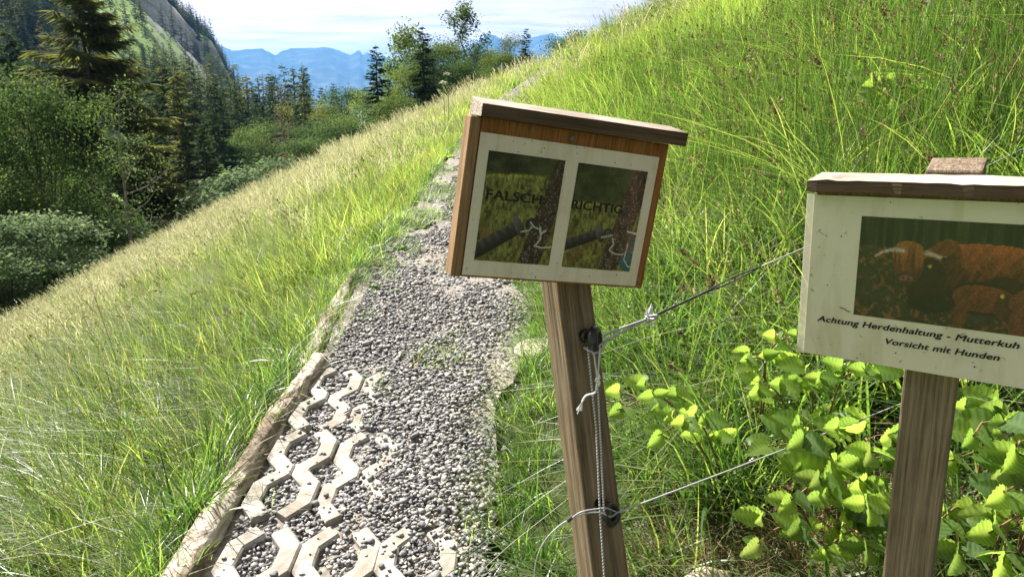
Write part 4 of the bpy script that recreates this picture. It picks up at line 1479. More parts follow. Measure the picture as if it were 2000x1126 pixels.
def spruce_mesh(name, seed, H=20., Rb=3.4, whorls=34, per=6, twigs=10, fan=2, bare=.06, droop=.35, matn='needle', matt='bark', prof=.8, ragged=.3, width=.24, split=True):
    rng = np.random.default_rng(seed)
    mb = MB()
    sw = [(rng.normal(0, .006) * H * t, rng.normal(0, .006) * H * t, t * H) for t in np.linspace(0, 1, 9)]
    mb.tube(sw, [max(.012 * H * (1 - t) ** .8, .012) for t in np.linspace(0, 1, 9)], 7)
    Ps, Ds, Ss, Ls, Ws = [], [], [], [], []
    for wi in range(whorls):
        for b in range(per):
            f = bare + (1 - bare) * (wi + rng.uniform(0, 1.15)) / whorls
            if f > .985: continue
            if rng.uniform() < ragged * .35: continue
            L = (Rb * (1 - (f - bare) / (1 - bare)) ** prof * rng.uniform(1 - ragged, 1 + ragged * .4) + .22) * (1 if f > bare + .1 else .55 + 4.5 * max(0, f - bare))
            az = rng.uniform(0, 2 * PI)
            o = np.array([math.cos(az), math.sin(az), 0.]); up = np.array([0, 0, 1.])
            e0 = .45 * (f - .55) - droop * (1 - f)
            base = np.array([np.interp(f, np.linspace(0, 1, 9), [s[0] for s in sw]), np.interp(f, np.linspace(0, 1, 9), [s[1] for s in sw]), f * H])
            ts = np.linspace(0, 1, 5)
            cz = lambda t: L * (e0 * t + .30 * t * t * (droop + .1) * (1 - f * .6))
            if L > .06 * H: mb.tube([base + o * L * t + up * cz(t) for t in (0, .5, .95)], [.016 * L + .01, .009 * L + .006, .004], 4, False)
            n = max(4, int(twigs * (.35 + .65 * L / Rb)))
            t = np.linspace(.12, 1, n) + rng.uniform(-.03, .03, n)
            p = base + o * (L * t)[:, None] + up * cz(t)[:, None]
            side = np.cross(o, up)
            for k in range(fan):
                sg = rng.choice([-1, 1], n)
                spread = rng.uniform(.25, 1.0, n) * sg
                d = unit(o * rng.uniform(.35, 1.0, n)[:, None] + side * spread[:, None] + up * (rng.uniform(-.55, .08, n) - .25 * droop)[:, None])
                ln = (.34 * L * (1 - .62 * t) + .055 * Rb + .09) * rng.uniform(.7, 1.3, n)
                nrm = unit(up + rng.normal(0, .45, (n, 3)))
                s = unit(np.cross(d, nrm))
                Ps.append(p); Ds.append(d); Ss.append(s); Ls.append(ln); Ws.append(ln * width * rng.uniform(.7, 1.3, n) + .02)
    # leader
    n = 14
    t = np.linspace(.93, 1.0, n)
    az = rng.uniform(0, 2 * PI, n)
    Ps.append(np.stack([0 * t + sw[-1][0], 0 * t + sw[-1][1], t * H], -1)); Ds.append(unit(np.stack([np.cos(az), np.sin(az), 0 * t + .5], -1)))
    Ss.append(unit(np.stack([-np.sin(az), np.cos(az), 0 * t], -1))); Ls.append(.02 * H * (1.08 - t) * 6 + .05); Ws.append(np.full(n, .06))
    V, Fq = kites(*[np.concatenate(a) for a in (Ps, Ds, Ss, Ls, Ws)])
    tm = mb.mesh(name + '_trunk', M[matt], True)
    if split:
        return tm, np_mesh(name + '_crown', V, Fq, False, [M[matn]])
    tv = np.array(mb.v); fq4 = np.array([f for f in mb.f if len(f) == 4])
    W = np.vstack([tv, V]); Fa = np.vstack([fq4, Fq + len(tv)])
    return np_mesh(name, W, Fa, False, [M[matt], M[matn]], np.r_[np.zeros(len(fq4), int), np.ones(len(Fq), int)])


def limb_tree(mb, lobes, H, seed, r0):
    rng = np.random.default_rng(seed)
    tp = np.array([0, 0, H * .5])
    mb.tube([(0, 0, -.5), (rng.normal(0, .05), rng.normal(0, .05), H * .2), tuple(tp * .75 + [rng.normal(0, .1), 0, 0]), (rng.normal(0, .15), rng.normal(0, .15), H * .85)], [r0, r0 * .8, r0 * .55, r0 * .12], 8)
    for c, s in lobes:
        f = rng.uniform(.18, .6)
        b = np.array([0, 0, H * f])
        c = np.array(c)
        mid = b + (c - b) * .5 + np.array([0, 0, .08 * H]) + rng.normal(0, .15, 3)
        mb.tube(smooth_pts([b, mid, c], 4), np.linspace(r0 * .36, r0 * .07, 9), 5, False)
        for k in range(3):
            e = c + unit(rng.normal(size=3)) * np.array(s) * .75
            mb.tube([c + (mid - c) * .3, (c + e) / 2 + rng.normal(0, .1, 3), e], [r0 * .12, r0 * .07, r0 * .03], 4, False)


def broad_mesh(name, seed, H=9., Rc=3.2, lobes=9, clumps=22, leaves=42, ls=.16, z0=.18, matn='leaf_mid', matt='bark', tr=.16, shape=None, clump_r=.16):
    """crown of leaf clumps on uneven lobes, with gaps between them"""
    rng = np.random.default_rng(seed)
    LB = []
    for k in range(lobes):
        zf = rng.uniform(z0 + .12, .88)
        rad = Rc * (math.sin(PI * min(1, (zf - z0 + .12) / (1.0 - z0 + .1))) ** .6) * rng.uniform(.40, .86)
        az = k * 2.4 + rng.uniform(-.5, .5)
        s = Rc * rng.uniform(.24, .44)
        LB.append(((rad * math.cos(az), rad * math.sin(az), zf * H), (s, s, s * rng.uniform(.65, .9))))
    LB.append(((0, 0, H * .86), (Rc * .4, Rc * .4, H * .13)))
    mb = MB(); limb_tree(mb, LB, H, seed + 1, tr)
    Ps, Ns, Ds, Ls = [], [], [], []
    for c, s in LB:
        n = clumps
        u = unit(rng.normal(size=(n, 3))); u[:, 2] = np.abs(u[:, 2]) - .25 * (rng.uniform(size=n) < .3)
        u = unit(u)
        cc = np.array(c) + u * np.array(s) * rng.uniform(.72, 1.10, (n, 1))
        m_ = (leaves * rng.uniform(.5, 1.4, n)).astype(int)
        idx = np.repeat(np.arange(n), m_)
        g = rng.normal(size=(len(idx), 3)) * Rc * clump_r * np.array([1, 1, .55])
        Ps.append(cc[idx] + g)
        Ns.append(unit(u[idx] * .6 + np.array([0, 0, .75]) + rng.normal(0, .55, (len(idx), 3))))
        Ds.append(unit(rng.normal(size=(len(idx), 3)) + u[idx] * .5 + np.array([0, 0, -.5])))
        Ls.append(ls * rng.uniform(.6, 1.35, len(idx)))
    P, Nn, D, L = [np.concatenate(a) for a in (Ps, Ns, Ds, Ls)]
    D = unit(D - Nn * (D * Nn).sum(-1, keepdims=True))
    S = np.cross(D, Nn)
    V, Fq = kites(P, D, S, L, L * .62)
    return mb.mesh(name + '_trunk', M[matt], True), np_mesh(name + '_crown', V, Fq, False, [M[matn]])


def sparse_mesh(name, seed, H=9., spread=2.2, nb=13, leaves=46, ls=.11, matn='leaf_bright', matt='bark_pale', tr=.10, low=.3, clump=.26, forks=4):
    """slender open tree: leaf tufts only at the ends of its branches"""
    rng = np.random.default_rng(seed)
    mb = MB()
    C = smooth_pts([np.array([rng.normal(0, .10) * H * t * .25, rng.normal(0, .10) * H * t * .25, H * t]) for t in np.linspace(-.04, 1, 6)], 4)
    mb.tube(C, np.linspace(tr, .012, len(C)), 8)
    ends = [C[-1]]
    for k in range(nb):
        f = low + (1 - low) * (k + rng.uniform(0, .7)) / nb
        b = C[min(int(f * (len(C) - 1)), len(C) - 1)]
        az = k * 2.4 + rng.uniform(-.6, .6); L = spread * (1.15 - f) * rng.uniform(.7, 1.3) + .3
        e = b + np.array([math.cos(az) * L, math.sin(az) * L, L * rng.uniform(.55, 1.1)])
        mid = (b + e) / 2 + np.array([math.cos(az), math.sin(az), -.4]) * L * .12
        mb.tube(smooth_pts([b, mid, e], 4), np.linspace(tr * .42 * (1.15 - f), .008, 9), 5, False)
        ends.append(e)
        for q in range(forks):
            t = rng.uniform(.35, .95); s = b + (e - b) * t
            e2 = s + unit(rng.normal(size=3) + np.array([0, 0, .6])) * L * rng.uniform(.2, .5)
            mb.tube([s, (s + e2) / 2 + rng.normal(0, .03, 3), e2], [.016, .011, .006], 4, False)
            ends.append(e2)
    E = np.array(ends); n = leaves
    idx = np.repeat(np.arange(len(E)), (n * rng.uniform(.1, 1.7, len(E))).astype(int))
    P = E[idx] + rng.normal(size=(len(idx), 3)) * clump
    Nn = unit(np.array([0, 0, .8]) + rng.normal(0, .6, (len(idx), 3)))
    D = unit(rng.normal(size=(len(idx), 3)) + np.array([0, 0, -.4])); D = unit(D - Nn * (D * Nn).sum(-1, keepdims=True))
    L = ls * rng.uniform(.6, 1.4, len(idx))
    V, Fq = kites(P, D, np.cross(D, Nn), L, L * .62)
    return mb.mesh(name + '_trunk', M[matt], True), np_mesh(name + '_crown', V, Fq, False, [M[matn]])


def plant_tree(name, meshes, px, top, r, label, Hm, group=None, sx=1.0, rz=None, cat='tree', H=None, sink=.4, z=None):
    """a tree r metres out whose tip stands at picture height `top` (or H metres tall)"""
    a = az_of(px)
    x, y = r * math.sin(a), r * math.cos(a)
    zg = gz(x, y) - sink if z is None else z
    if H is None:
        el = math.atan((563 - top) / F_PX) - PITCH
        H = y * math.tan(el) / 1.0 + 1.7 - zg
    k = max(H, .6) / Hm
    o = bpy.data.objects.new(name, None); COL.objects.link(o)
    o.empty_display_size = .5
    o.location = (x, y, zg); o.scale = (k * sx, k * sx, k)
    o.rotation_euler = (0, 0, rz if rz is not None else random.uniform(0, 6.28))
    tag(o, label, cat, group)
    link('trunk', meshes[0], o); link('crown', meshes[1], o)
    return o


random.seed(11)
SP_BIG = spruce_mesh('big_spruce', 1, 24, 6.6, 44, 6, 30, 7, .04, .70, 'needle_olive', 'bark', .72, .48, .11)
SP_A = spruce_mesh('spruce_a', 2, 20, 3.6, 40, 6, 13, 3, .05, .42, 'needle', 'bark', .8, .32, .24)
SP_B = spruce_mesh('spruce_b', 3, 20, 3.0, 38, 6, 12, 3, .06, .50, 'needle', 'bark', .75, .40, .24)
SP_C = spruce_mesh('spruce_c', 4, 20, 4.0, 40, 6, 13, 3, .04, .38, 'needle_olive', 'bark', .85, .34, .26)
SP_DEAD = spruce_mesh('dead_spruce', 5, 14, 2.2, 30, 5, 8, 1, .08, .55, 'needle_dead', 'bark_dead', .6, .5, .10)
SP_OPEN = spruce_mesh('open_spruce', 6, 20, 4.2, 30, 5, 13, 3, .06, .45, 'needle', 'bark', .8, .42, .20)
BR_A = broad_mesh('broad_a', 21, 9, 3.6, 26, 20, 52, .135, .06, 'leaf_mid', clump_r=.12)
BR_B = broad_mesh('broad_b', 22, 9, 3.3, 23, 20, 50, .12, .08, 'leaf_mid', clump_r=.11)
BR_C = broad_mesh('broad_c', 23, 9, 3.0, 21, 20, 48, .12, .08, 'leaf_bright', clump_r=.11)
BR_D = broad_mesh('broad_d', 24, 9, 3.4, 22, 20, 50, .12, .08, 'leaf_olive', clump_r=.11)
BR_S = broad_mesh('bush_silver', 25, 3.2, 2.0, 15, 24, 40, .10, -.02, 'leaf_silver', 'bark', .05, clump_r=.09)
BR_T = broad_mesh('bush_green', 26, 3.2, 2.0, 10, 22, 40, .12, -.02, 'leaf_mid', 'bark', .05)
SPA = sparse_mesh('young_ash', 31, 8.5, 1.8, 17, 44, .095, 'leaf_mid')
SPT = sparse_mesh('tall_open', 32, 14., 3.0, 15, 80, .26, 'leaf_mid', 'bark', .20, .25, .42, 3)
SPL = sparse_mesh('light_tree', 33, 9., 2.8, 16, 95, .20, 'leaf_bright', 'bark', .14, .2, .40, 4)

T = plant_tree
# --- left group, close below the meadow's brow
T('spruce_tree', SP_BIG, 178, -70, 50, 'huge old spruce with drooping olive branches, its tip above the frame', 24, sx=1.15)
T('spruce_tree', SP_A, 35, 52, 62, 'dark spruce directly behind the big leafy tree at the left edge', 20, 'spruces behind the left leafy trees')
T('spruce_tree', SP_C, 120, 120, 66, 'spruce half hidden between the huge spruce and the leafy trees', 20, 'spruces behind the left leafy trees')
T('leafy_tree', BR_A, 50, 150, 38, 'big round leafy tree filling the left edge, sunlit on top', 9, 'leafy trees at the left', sx=.66)
T('leafy_tree', BR_B, -70, 170, 41, 'leafy tree cut by the left edge of the frame', 9, 'leafy trees at the left', sx=.7)
T('leafy_tree', BR_B, 120, 330, 43, 'dark leafy tree in the shade below the huge spruce', 9, 'leafy trees at the left', sx=.75)
T('leafy_tree', BR_A, -20, 330, 36, 'lower dark leafy tree under the big round one', 9, 'leafy trees at the left')
T('young_tree', SPA, 214, 175, 33.5, 'slender young tree with pale bare trunk and loose bright leaves', 8.5, sx=1.0, rz=.4)
T('leafy_tree', BR_C, 305, 385, 50, 'bright green leafy tree right of the slender young tree', 9, 'leafy trees at the left', sx=.7)
T('leafy_tree', BR_C, 255, 425, 40, 'low leafy tree at the foot of the huge spruce', 9, 'leafy trees at the left', sx=1.2)
T('leafy_tree', BR_B, 345, 395, 46, 'small leafy tree under the pair of middle spruces', 9, 'leafy trees at the left', sx=1.2)
T('spruce_tree', SP_C, 352, 132, 72, 'tall broad spruce right of the huge one, olive on its sunny side', 20, 'spruces at the middle left', sx=1.0)
T('spruce_tree', SP_A, 388, 236, 56, 'shorter pointed spruce in front of the tall broad one', 20, 'spruces at the middle left', sx=1.1)
T('spruce_tree', SP_B, 306, 146, 84, 'narrow dark spruce behind the tall broad one', 20, 'spruces at the middle left')
T('spruce_tree', SP_B, 268, 190, 78, 'dark spruce behind the right flank of the huge one', 20, 'spruces at the middle left')
T('bush', BR_S, 28, 418, 31, 'silvery green willow bush at the lower left brow of the meadow', 3.2, 'willow bushes', cat='bush', sx=1.15)
T('bush', BR_S, -60, 430, 30, 'silvery willow bush cut by the left edge', 3.2, 'willow bushes', cat='bush')
T('bush', BR_S, 455, 335, 42, 'small greyish willow bush on the brow below the middle spruces', 3.2, 'willow bushes', cat='bush', sx=1.3)
T('bush', BR_S, 520, 312, 44, 'small greyish willow bush nearest the dead spruce', 3.2, 'willow bushes', cat='bush', sx=1.1)
T('bush', BR_B, 400, 365, 46, 'dark green bush on the brow between willow and leafy tree', 9, 'green bushes', cat='bush', sx=1.3)
T('bush', BR_T, 175, 440, 35, 'dark green bush behind the foot of the slender young tree', 3.2, 'green bushes', cat='bush', sx=1.3)
T('bush', BR_T, 90, 480, 33, 'dark green bush beside the silvery willow', 3.2, 'green bushes', cat='bush', sx=1.3)
T('bush', BR_B, 600, 268, 50, 'dark green bush on the brow right of the dead spruce', 9, 'green bushes', cat='bush', sx=1.3)
T('spruce_tree', SP_A, 322, 118, 80, 'tallest dark spruce between the huge one and the tall broad one', 20, 'spruces at the middle left', sx=1.1)
T('spruce_tree', SP_C, 288, 205, 64, 'dark spruce close behind the bright green leafy tree', 20, 'spruces at the middle left', sx=1.15)
T('spruce_tree', SP_A, 418, 158, 96, 'dark spruce at the right end of the middle left group', 20, 'spruces at the middle left', sx=1.1)
T('spruce_tree', SP_B, 372, 176, 74, 'dark spruce filling the gap behind the shorter pointed one', 20, 'spruces at the middle left', sx=1.25)
# --- the valley mouth
T('leafy_tree', BR_A, 478, 250, 105, 'rounded grey green leafy tree left of the dead spruce', 9, 'leafy trees in the valley', sx=.85)
T('leafy_tree', BR_B, 442, 268, 98, 'rounded leafy tree at the foot of the forest band', 9, 'leafy trees in the valley', sx=1.1)
T('leafy_tree', BR_A, 522, 238, 112, 'rounded leafy tree directly behind the dead spruce', 9, 'leafy trees in the valley', sx=1.0)
T('leafy_tree', BR_D, 565, 194, 120, 'olive brown leafy tree right of the dead spruce', 9, 'leafy trees in the valley', sx=1.0)
T('leafy_tree', BR_C, 634, 190, 135, 'bright leafy tree between the two thin valley spruces', 9, 'leafy trees in the valley', sx=1.0)
T('leafy_tree', BR_B, 672, 166, 128, 'tall leafy tree left of the pointed spruce on the brow', 9, 'leafy trees in the valley', sx=.9)
T('leafy_tree', BR_C, 705, 172, 118, 'leafy tree touching the left side of the pointed spruce', 9, 'leafy trees in the valley', sx=.9)
T('leafy_tree', BR_B, 602, 236, 104, 'low leafy tree under the thin valley spruce', 9, 'leafy trees in the valley', sx=1.1)
T('leafy_tree', BR_A, 655, 232, 92, 'low dark leafy tree just over the brow', 9, 'leafy trees in the valley', sx=1.1)
T('dead_spruce', SP_DEAD, 547, 160, 84, 'bare brown dead spruce in front of the leafy valley trees', 14, sx=.85)
T('spruce_tree', SP_OPEN, 594, 127, 108, 'thin open spruce rising against the blue mountains', 20, 'spruces over the valley', sx=.8)
T('spruce_tree', SP_A, 738, 87, 64, 'pointed open spruce standing alone against the mountains', 20, 'spruces over the valley', sx=1.15)
T('spruce_tree', SP_B, 760, 152, 60, 'shorter spruce leaning against the pointed lone one', 20, 'spruces over the valley', sx=.8)
T('spruce_tree', SP_B, 628, 168, 190, 'tiny distant spruce tip right of the thin open one', 20, 'spruces over the valley')
T('spruce_tree', SP_B, 652, 160, 200, 'tiny distant spruce tip above the tall leafy tree', 20, 'spruces over the valley')
for px_, top_, r_t, lb_ in ((412, 196, 92, 'dark spruce standing just right of the shorter pointed one'), (432, 176, 118, 'dark spruce rising left of the rounded valley trees'), (462, 168, 128, 'dark pointed spruce right behind the rounded grey green tree'),
                            (498, 172, 136, 'dark spruce left of the dead brown one'), (512, 188, 118, 'shorter dark spruce touching the dead brown one on its left'), (574, 200, 112, 'short dark spruce right of the dead brown one')):
    T('spruce_tree', (SP_A, SP_B)[px_ % 2], px_, top_, r_t, lb_, 20, 'spruces among the valley trees', sx=.85)
# --- copse behind the path
T('light_tree', SPL, 794, 74, 80, 'airy light green tree at the left end of the copse', 9, 'trees of the copse', sx=.75)
T('spruce_tree', SP_A, 829, 50, 66, 'dark spruce inside the copse behind the path', 20, 'trees of the copse', sx=1.25)
T('leafy_tree', BR_B, 868, 74, 72, 'dense leafy tree right of the copse spruce', 9, 'trees of the copse', sx=.72)
T('leafy_tree', BR_C, 812, 120, 66, 'bright leafy tree low at the left foot of the copse', 9, 'trees of the copse', sx=.9)
T('leafy_tree', BR_A, 895, 118, 64, 'leafy tree at the foot of the tall open one', 9, 'trees of the copse', sx=.9)
T('leafy_tree', BR_A, 850, 84, 70, 'dense dark leafy tree filling the middle of the copse', 9, 'trees of the copse', sx=.85)
T('leafy_tree', BR_A, 938, 96, 68, 'dense leafy tree below the crown of the tall thin one', 9, 'trees of the copse', sx=.85)
T('tall_tree', SPT, 912, 14, 70, 'tall thin tree with sparse clumps of leaves, highest of the copse', 14, 'trees of the copse', sx=.95)
T('leafy_tree', BR_C, 958, 92, 66, 'smaller leafy tree right of the tall thin one', 9, 'trees of the copse', sx=.7)
T('leafy_tree', BR_D, 1000, 63, 68, 'rounded dark leafy tree at the right end of the copse', 9, 'trees of the copse', sx=.75)
T('spruce_tree', SP_B, 1027, 53, 64, 'slim spruce at the right end of the copse', 20, 'trees of the copse', sx=1.2)
T('leafy_tree', BR_B, 980, 100, 58, 'low leafy tree behind the brow where the path climbs', 9, 'trees of the copse', sx=.9)
T('bush', BR_T, 1085, 76, 46, 'bush on the skyline right of the copse', 3.2, 'bushes on the skyline', cat='bush', sx=.7)
T('bush', BR_T, 1122, 62, 44, 'small bush on the skyline nearest the grassy slope', 3.2, 'bushes on the skyline', cat='bush', sx=.6)
T('bush', BR_C, 775, 180, 56, 'low green bush on the brow left of the copse', 9, 'bushes on the skyline', cat='bush', sx=1.1)

# --- forest band and mountain flank
LO = [spruce_mesh('forest_spruce', 40 + k, 20, (3.9, 3.3, 4.3, 3.6)[k], (20, 20, 18, 22)[k], 6, 7, 2, (.05, .16, .05, .10)[k], .42, ('needle', 'needle', 'needle_olive', 'needle')[k], 'bark', .8, .35, .34, False) for k in range(4)]
LOBARE = [spruce_mesh('bare_trunk_spruce', 50 + k, 24, 2.6, 15, 5, 7, 2, .45, .5, 'needle', 'bark', .5, .4, .36, False) for k in range(2)]
LOBR = []
for k, (a, b_) in enumerate((('leaf_mid', 61), ('leaf_bright', 62))):
    tm, cm = broad_mesh('forest_broad', b_, 9, 3.2, 8, 16, 26, .26, .08, a, 'bark', .14, None, .2)
    LOBR.append(cm)


def forest_points():
    rng = np.random.default_rng(77)
    out = []
    for (t0, t1, r0, r1, n, kind) in ((-38, -20.1, 240, 780, 3300, 'flank'), (-26.5, -15.5, 165, 330, 620, 'band'), (-20.5, -9, 190, 480, 150, 'valley'), (-37, -30.5, 205, 300, 60, 'bare')):
        th = rng.uniform(t0, t1, n); r = np.sqrt(rng.uniform(r0 ** 2, r1 ** 2, n))
        x, y = r * np.sin(np.radians(th)), r * np.cos(np.radians(th))
        nz = fbm(x / 45, y / 45, 91)
        keep = np.ones(n, bool)
        if kind == 'flank':
            clear = (th > -31.5 + 3 * nz) & (th < -22.2) & (r > 285 + 40 * nz) & (r < 556 + 40 * (nz - .5)) & (rng.uniform(size=n) > .025)
            keep &= ~clear
            keep &= ~((r > 556) & (r < 602) & (rng.uniform(size=n) < .72 + .25 * (th < -23)))
            keep &= ~((th < -31) & (r < 300))
        for a in np.where(keep)[0]:
            if kind == 'flank': sub_ = 'ridge' if r[a] > 590 else 'edge' if th[a] < -31 else 'flank'
            else: sub_ = kind
            out.append((sub_, x[a], y[a], r[a], th[a]))
    return out


FP = forest_points()
FP.sort(key=lambda q: q[3])
rngf = random.Random(5)
LBL = {'flank': ('dark conifer at the margin of the bright clearing on the mountain flank', 'spruces on the mountain flank'),
       'ridge': ('dark conifer on the skyline ridge above the pale cliff', 'spruces above the cliff'),
       'edge': ('dark conifer in the steep forest at the upper left edge of the frame', 'spruces at the upper left edge'),
       'band': ('dark spruce in the dense forest band below the bright clearing', 'spruces of the forest band'),
       'valley': ('far spruce tip in the wooded valley below the blue mountains', 'spruces in the far valley'),
       'bare': ('tall bare trunked conifer on the slope at the top left corner', 'bare trunked conifers at the top left')}
n_ind, rest = 0, []
cnt = {}
for (kind, x, y, r, th) in FP:
    me = rngf.choice(LOBARE) if kind == 'bare' else rngf.choice(LO)
    lim = {'flank': 50, 'ridge': 40, 'edge': 35, 'band': 135, 'valley': 10, 'bare': 25}[kind]
    if cnt.get(kind, 0) < lim:
        cnt[kind] = cnt.get(kind, 0) + 1
        o = bpy.data.objects.new('spruce_tree', me); COL.objects.link(o)
        hgt = rngf.uniform(.75, 1.15) * (.9 if kind == 'band' else 1.0)
        if kind == 'valley': hgt *= .8
        if kind == 'band': hgt *= 1.55
        o.location = (x, y, gz(x, y) - .5); o.scale = (hgt, hgt, hgt); o.rotation_euler = (0, 0, rngf.uniform(0, 6.28))
        tag(o, LBL[kind][0], 'tree', LBL[kind][1])
    else:
        rest.append((x, y))


# ------------------------------------------------------------------ scattering of what nobody could count
def scatter(name, P, rot, scl, idx, meshes):
    me = bpy.data.meshes.new(name)
    n = len(P)
    me.vertices.add(n); me.vertices.foreach_set('co', np.asarray(P, np.float32).ravel())
    for nm, ty, dat in (('rot', 'FLOAT_VECTOR', rot), ('scl', 'FLOAT', scl), ('pick', 'INT', idx)):
        at = me.attributes.new(nm, ty, 'POINT')
        at.data.foreach_set('vector' if ty == 'FLOAT_VECTOR' else 'value', np.asarray(dat, np.int32 if ty == 'INT' else np.float32).ravel())
    src = bpy.data.collections.new(name + '_sources')
    for k, m in enumerate(meshes):
        src.objects.link(bpy.data.objects.new('%s_source_%02d' % (name, k), m))
    o = link(name, me)
    ng = bpy.data.node_groups.new(name + '_nodes', 'GeometryNodeTree')
    ng.interface.new_socket('Geometry', in_out='INPUT', socket_type='NodeSocketGeometry')
    ng.interface.new_socket('Geometry', in_out='OUTPUT', socket_type='NodeSocketGeometry')
    gi, go = ng.nodes.new('NodeGroupInput'), ng.nodes.new('NodeGroupOutput')
    ip = ng.nodes.new('GeometryNodeInstanceOnPoints')
    ci = ng.nodes.new('GeometryNodeCollectionInfo')
    ci.inputs['Collection'].default_value = src
    ci.inputs['Separate Children'].default_value = True
    ci.inputs['Reset Children'].default_value = True
    ip.inputs['Pick Instance'].default_value = True
    L_ = ng.links.new
    L_(gi.outputs[0], ip.inputs['Points']); L_(ci.outputs[0], ip.inputs['Instance'])
    for nm, ty, sock in (('rot', 'FLOAT_VECTOR', 'Rotation'), ('scl', 'FLOAT', 'Scale'), ('pick', 'INT', 'Instance Index')):
        na = ng.nodes.new('GeometryNodeInputNamedAttribute'); na.data_type = ty
        na.inputs['Name'].default_value = nm
        L_(na.outputs['Attribute'], ip.inputs[sock])
    L_(ip.outputs[0], go.inputs[0])
    md = o.modifiers.new('scatter', 'NODES'); md.node_group = ng
    return tag(o, kind='stuff')


rest = np.array(rest)
rz = np.random.default_rng(8)
nr = len(rest)
scatter('far_forest', np.stack([rest[:, 0], rest[:, 1], ground_z(rest[:, 0], rest[:, 1]) - .5], -1),
        np.stack([np.zeros(nr), np.zeros(nr), rz.uniform(0, 6.28, nr)], -1), rz.uniform(.6, 1.1, nr), rz.integers(0, 4, nr), LO)
# young growth on the clearing and broadleaf understory along the foot of the forest
q = 2200
th = rz.uniform(-36, -20.3, q); r_ = np.sqrt(rz.uniform(300 ** 2, 545 ** 2, q))
x_, y_ = r_ * np.sin(np.radians(th)), r_ * np.cos(np.radians(th))
th2 = rz.uniform(-34, -22, 90); r2 = np.sqrt(rz.uniform(88 ** 2, 150 ** 2, 90))
x2, y2 = r2 * np.sin(np.radians(th2)), r2 * np.cos(np.radians(th2))
XX, YY = np.r_[x_, x2], np.r_[y_, y2]
nn_ = len(XX)
scatter('undergrowth', np.stack([XX, YY, ground_z(XX, YY) - .8], -1), np.stack([np.zeros(nn_), np.zeros(nn_), rz.uniform(0, 6.28, nn_)], -1),
        np.r_[rz.uniform(.10, .24, q), rz.uniform(.22, .5, 90)], np.r_[np.ones(q, int) - (rz.uniform(size=q) < .15), (rz.uniform(size=90) < .12).astype(int)], LOBR)
# ================================================================== grass and herbs
def blades(rng, n, rad, h0, h1, w0, w1, lean, curl, bias=(0, 0), segs=4, stem=False):
    a = rng.uniform(0, 2 * PI, n); q = rad * np.sqrt(rng.uniform(0, 1, n))
    bx, by = q * np.cos(a), q * np.sin(a)
    h = rng.uniform(h0, h1, n); w = rng.uniform(w0, w1, n)
    da = rng.uniform(0, 2 * PI, n)
    ln = np.abs(rng.normal(lean, lean * .5, n)); cu = np.abs(rng.normal(curl, curl * .5, n))
    dx, dy = np.cos(da) * ln + bias[0], np.sin(da) * ln + bias[1]
    dl = np.hypot(dx, dy) + 1e-6
    ux, uy = dx / dl, dy / dl
    tw = rng.normal(0, .6, n)
    t = np.linspace(0, 1, segs + 1)
    V = []
    for k, tk in enumerate(t):
        off = dl * tk + cu * tk * tk
        zz = np.maximum(tk - .42 * (cu + .3 * dl) * tk * tk * np.minimum(1, cu + dl), .04 * tk)
        cx = bx + ux * off * h * .8; cyy = by + uy * off * h * .8; cz = zz * h
        wk = w * ((1 - tk) ** .55 if not stem else 1.0) * (1 - .35 * (tk == 0))
        sx, sy = -uy * np.cos(tw) + ux * np.sin(tw) * .5, ux * np.cos(tw) + uy * np.sin(tw) * .5
        sz = np.sin(tw) * .3
        if k < segs or stem:
            V.append(np.stack([cx - sx * wk / 2, cyy - sy * wk / 2, cz - sz * wk / 2], -1))
            V.append(np.stack([cx + sx * wk / 2, cyy + sy * wk / 2, cz + sz * wk / 2], -1))
        else:
            V.append(np.stack([cx, cyy, cz], -1))
    V = np.stack(V, 1)
    m_ = V.shape[1]
    base = (np.arange(n) * m_)[:, None]
    Q, T = [], []
    for k in range(segs):
        if k < segs - 1 or stem:
            Q.append(base + np.array([2 * k, 2 * k + 1, 2 * k + 3, 2 * k + 2]))
        else:
            T.append(base + np.array([2 * k, 2 * k + 1, 2 * k + 2]))
    tip = V[:, -1] if not stem else (V[:, -1] + V[:, -2]) / 2
    d = unit(np.stack([ux * (dl + 2 * cu), uy * (dl + 2 * cu), 1.0 - .3 * cu + 0 * ux], -1))
    return V.reshape(-1, 3), np.concatenate(Q), (np.concatenate(T) if T else np.zeros((0, 3), int)), tip, d


def heads(rng, tips, dirs, per, length, ln, wd, spread):
    n = len(tips)
    idx = np.repeat(np.arange(n), per)
    t = rng.uniform(-.15, 1, len(idx))
    P = tips[idx] - dirs[idx] * (length * (1 - t))[:, None]
    D = unit(dirs[idx] + rng.normal(0, spread, (len(idx), 3)))
    S = unit(np.cross(D, rng.normal(size=(len(idx), 3))))
    return kites(P, D, S, ln * rng.uniform(.6, 1.3, len(idx)), np.full(len(idx), wd) * rng.uniform(.7, 1.3, len(idx)))


def tuft(name, parts, mats):
    """parts: list of (V, quads, tris, material index)"""
    Vs, Qs, Ts, mi_q, mi_t, b = [], [], [], [], [], 0
    for V, q, t, mi in parts:
        Vs.append(V); Qs.append(q + b); Ts.append(t + b if len(t) else np.zeros((0, 3), int)); mi_q += [mi] * len(q); mi_t += [mi] * len(t); b += len(V)
    Q = np.concatenate(Qs); Tt = np.concatenate(Ts)
    return np_mesh(name, np.concatenate(Vs), [Q, Tt] if len(Tt) else [Q], False, mats, np.array(mi_q + mi_t))


E3 = np.zeros((0, 3), int)


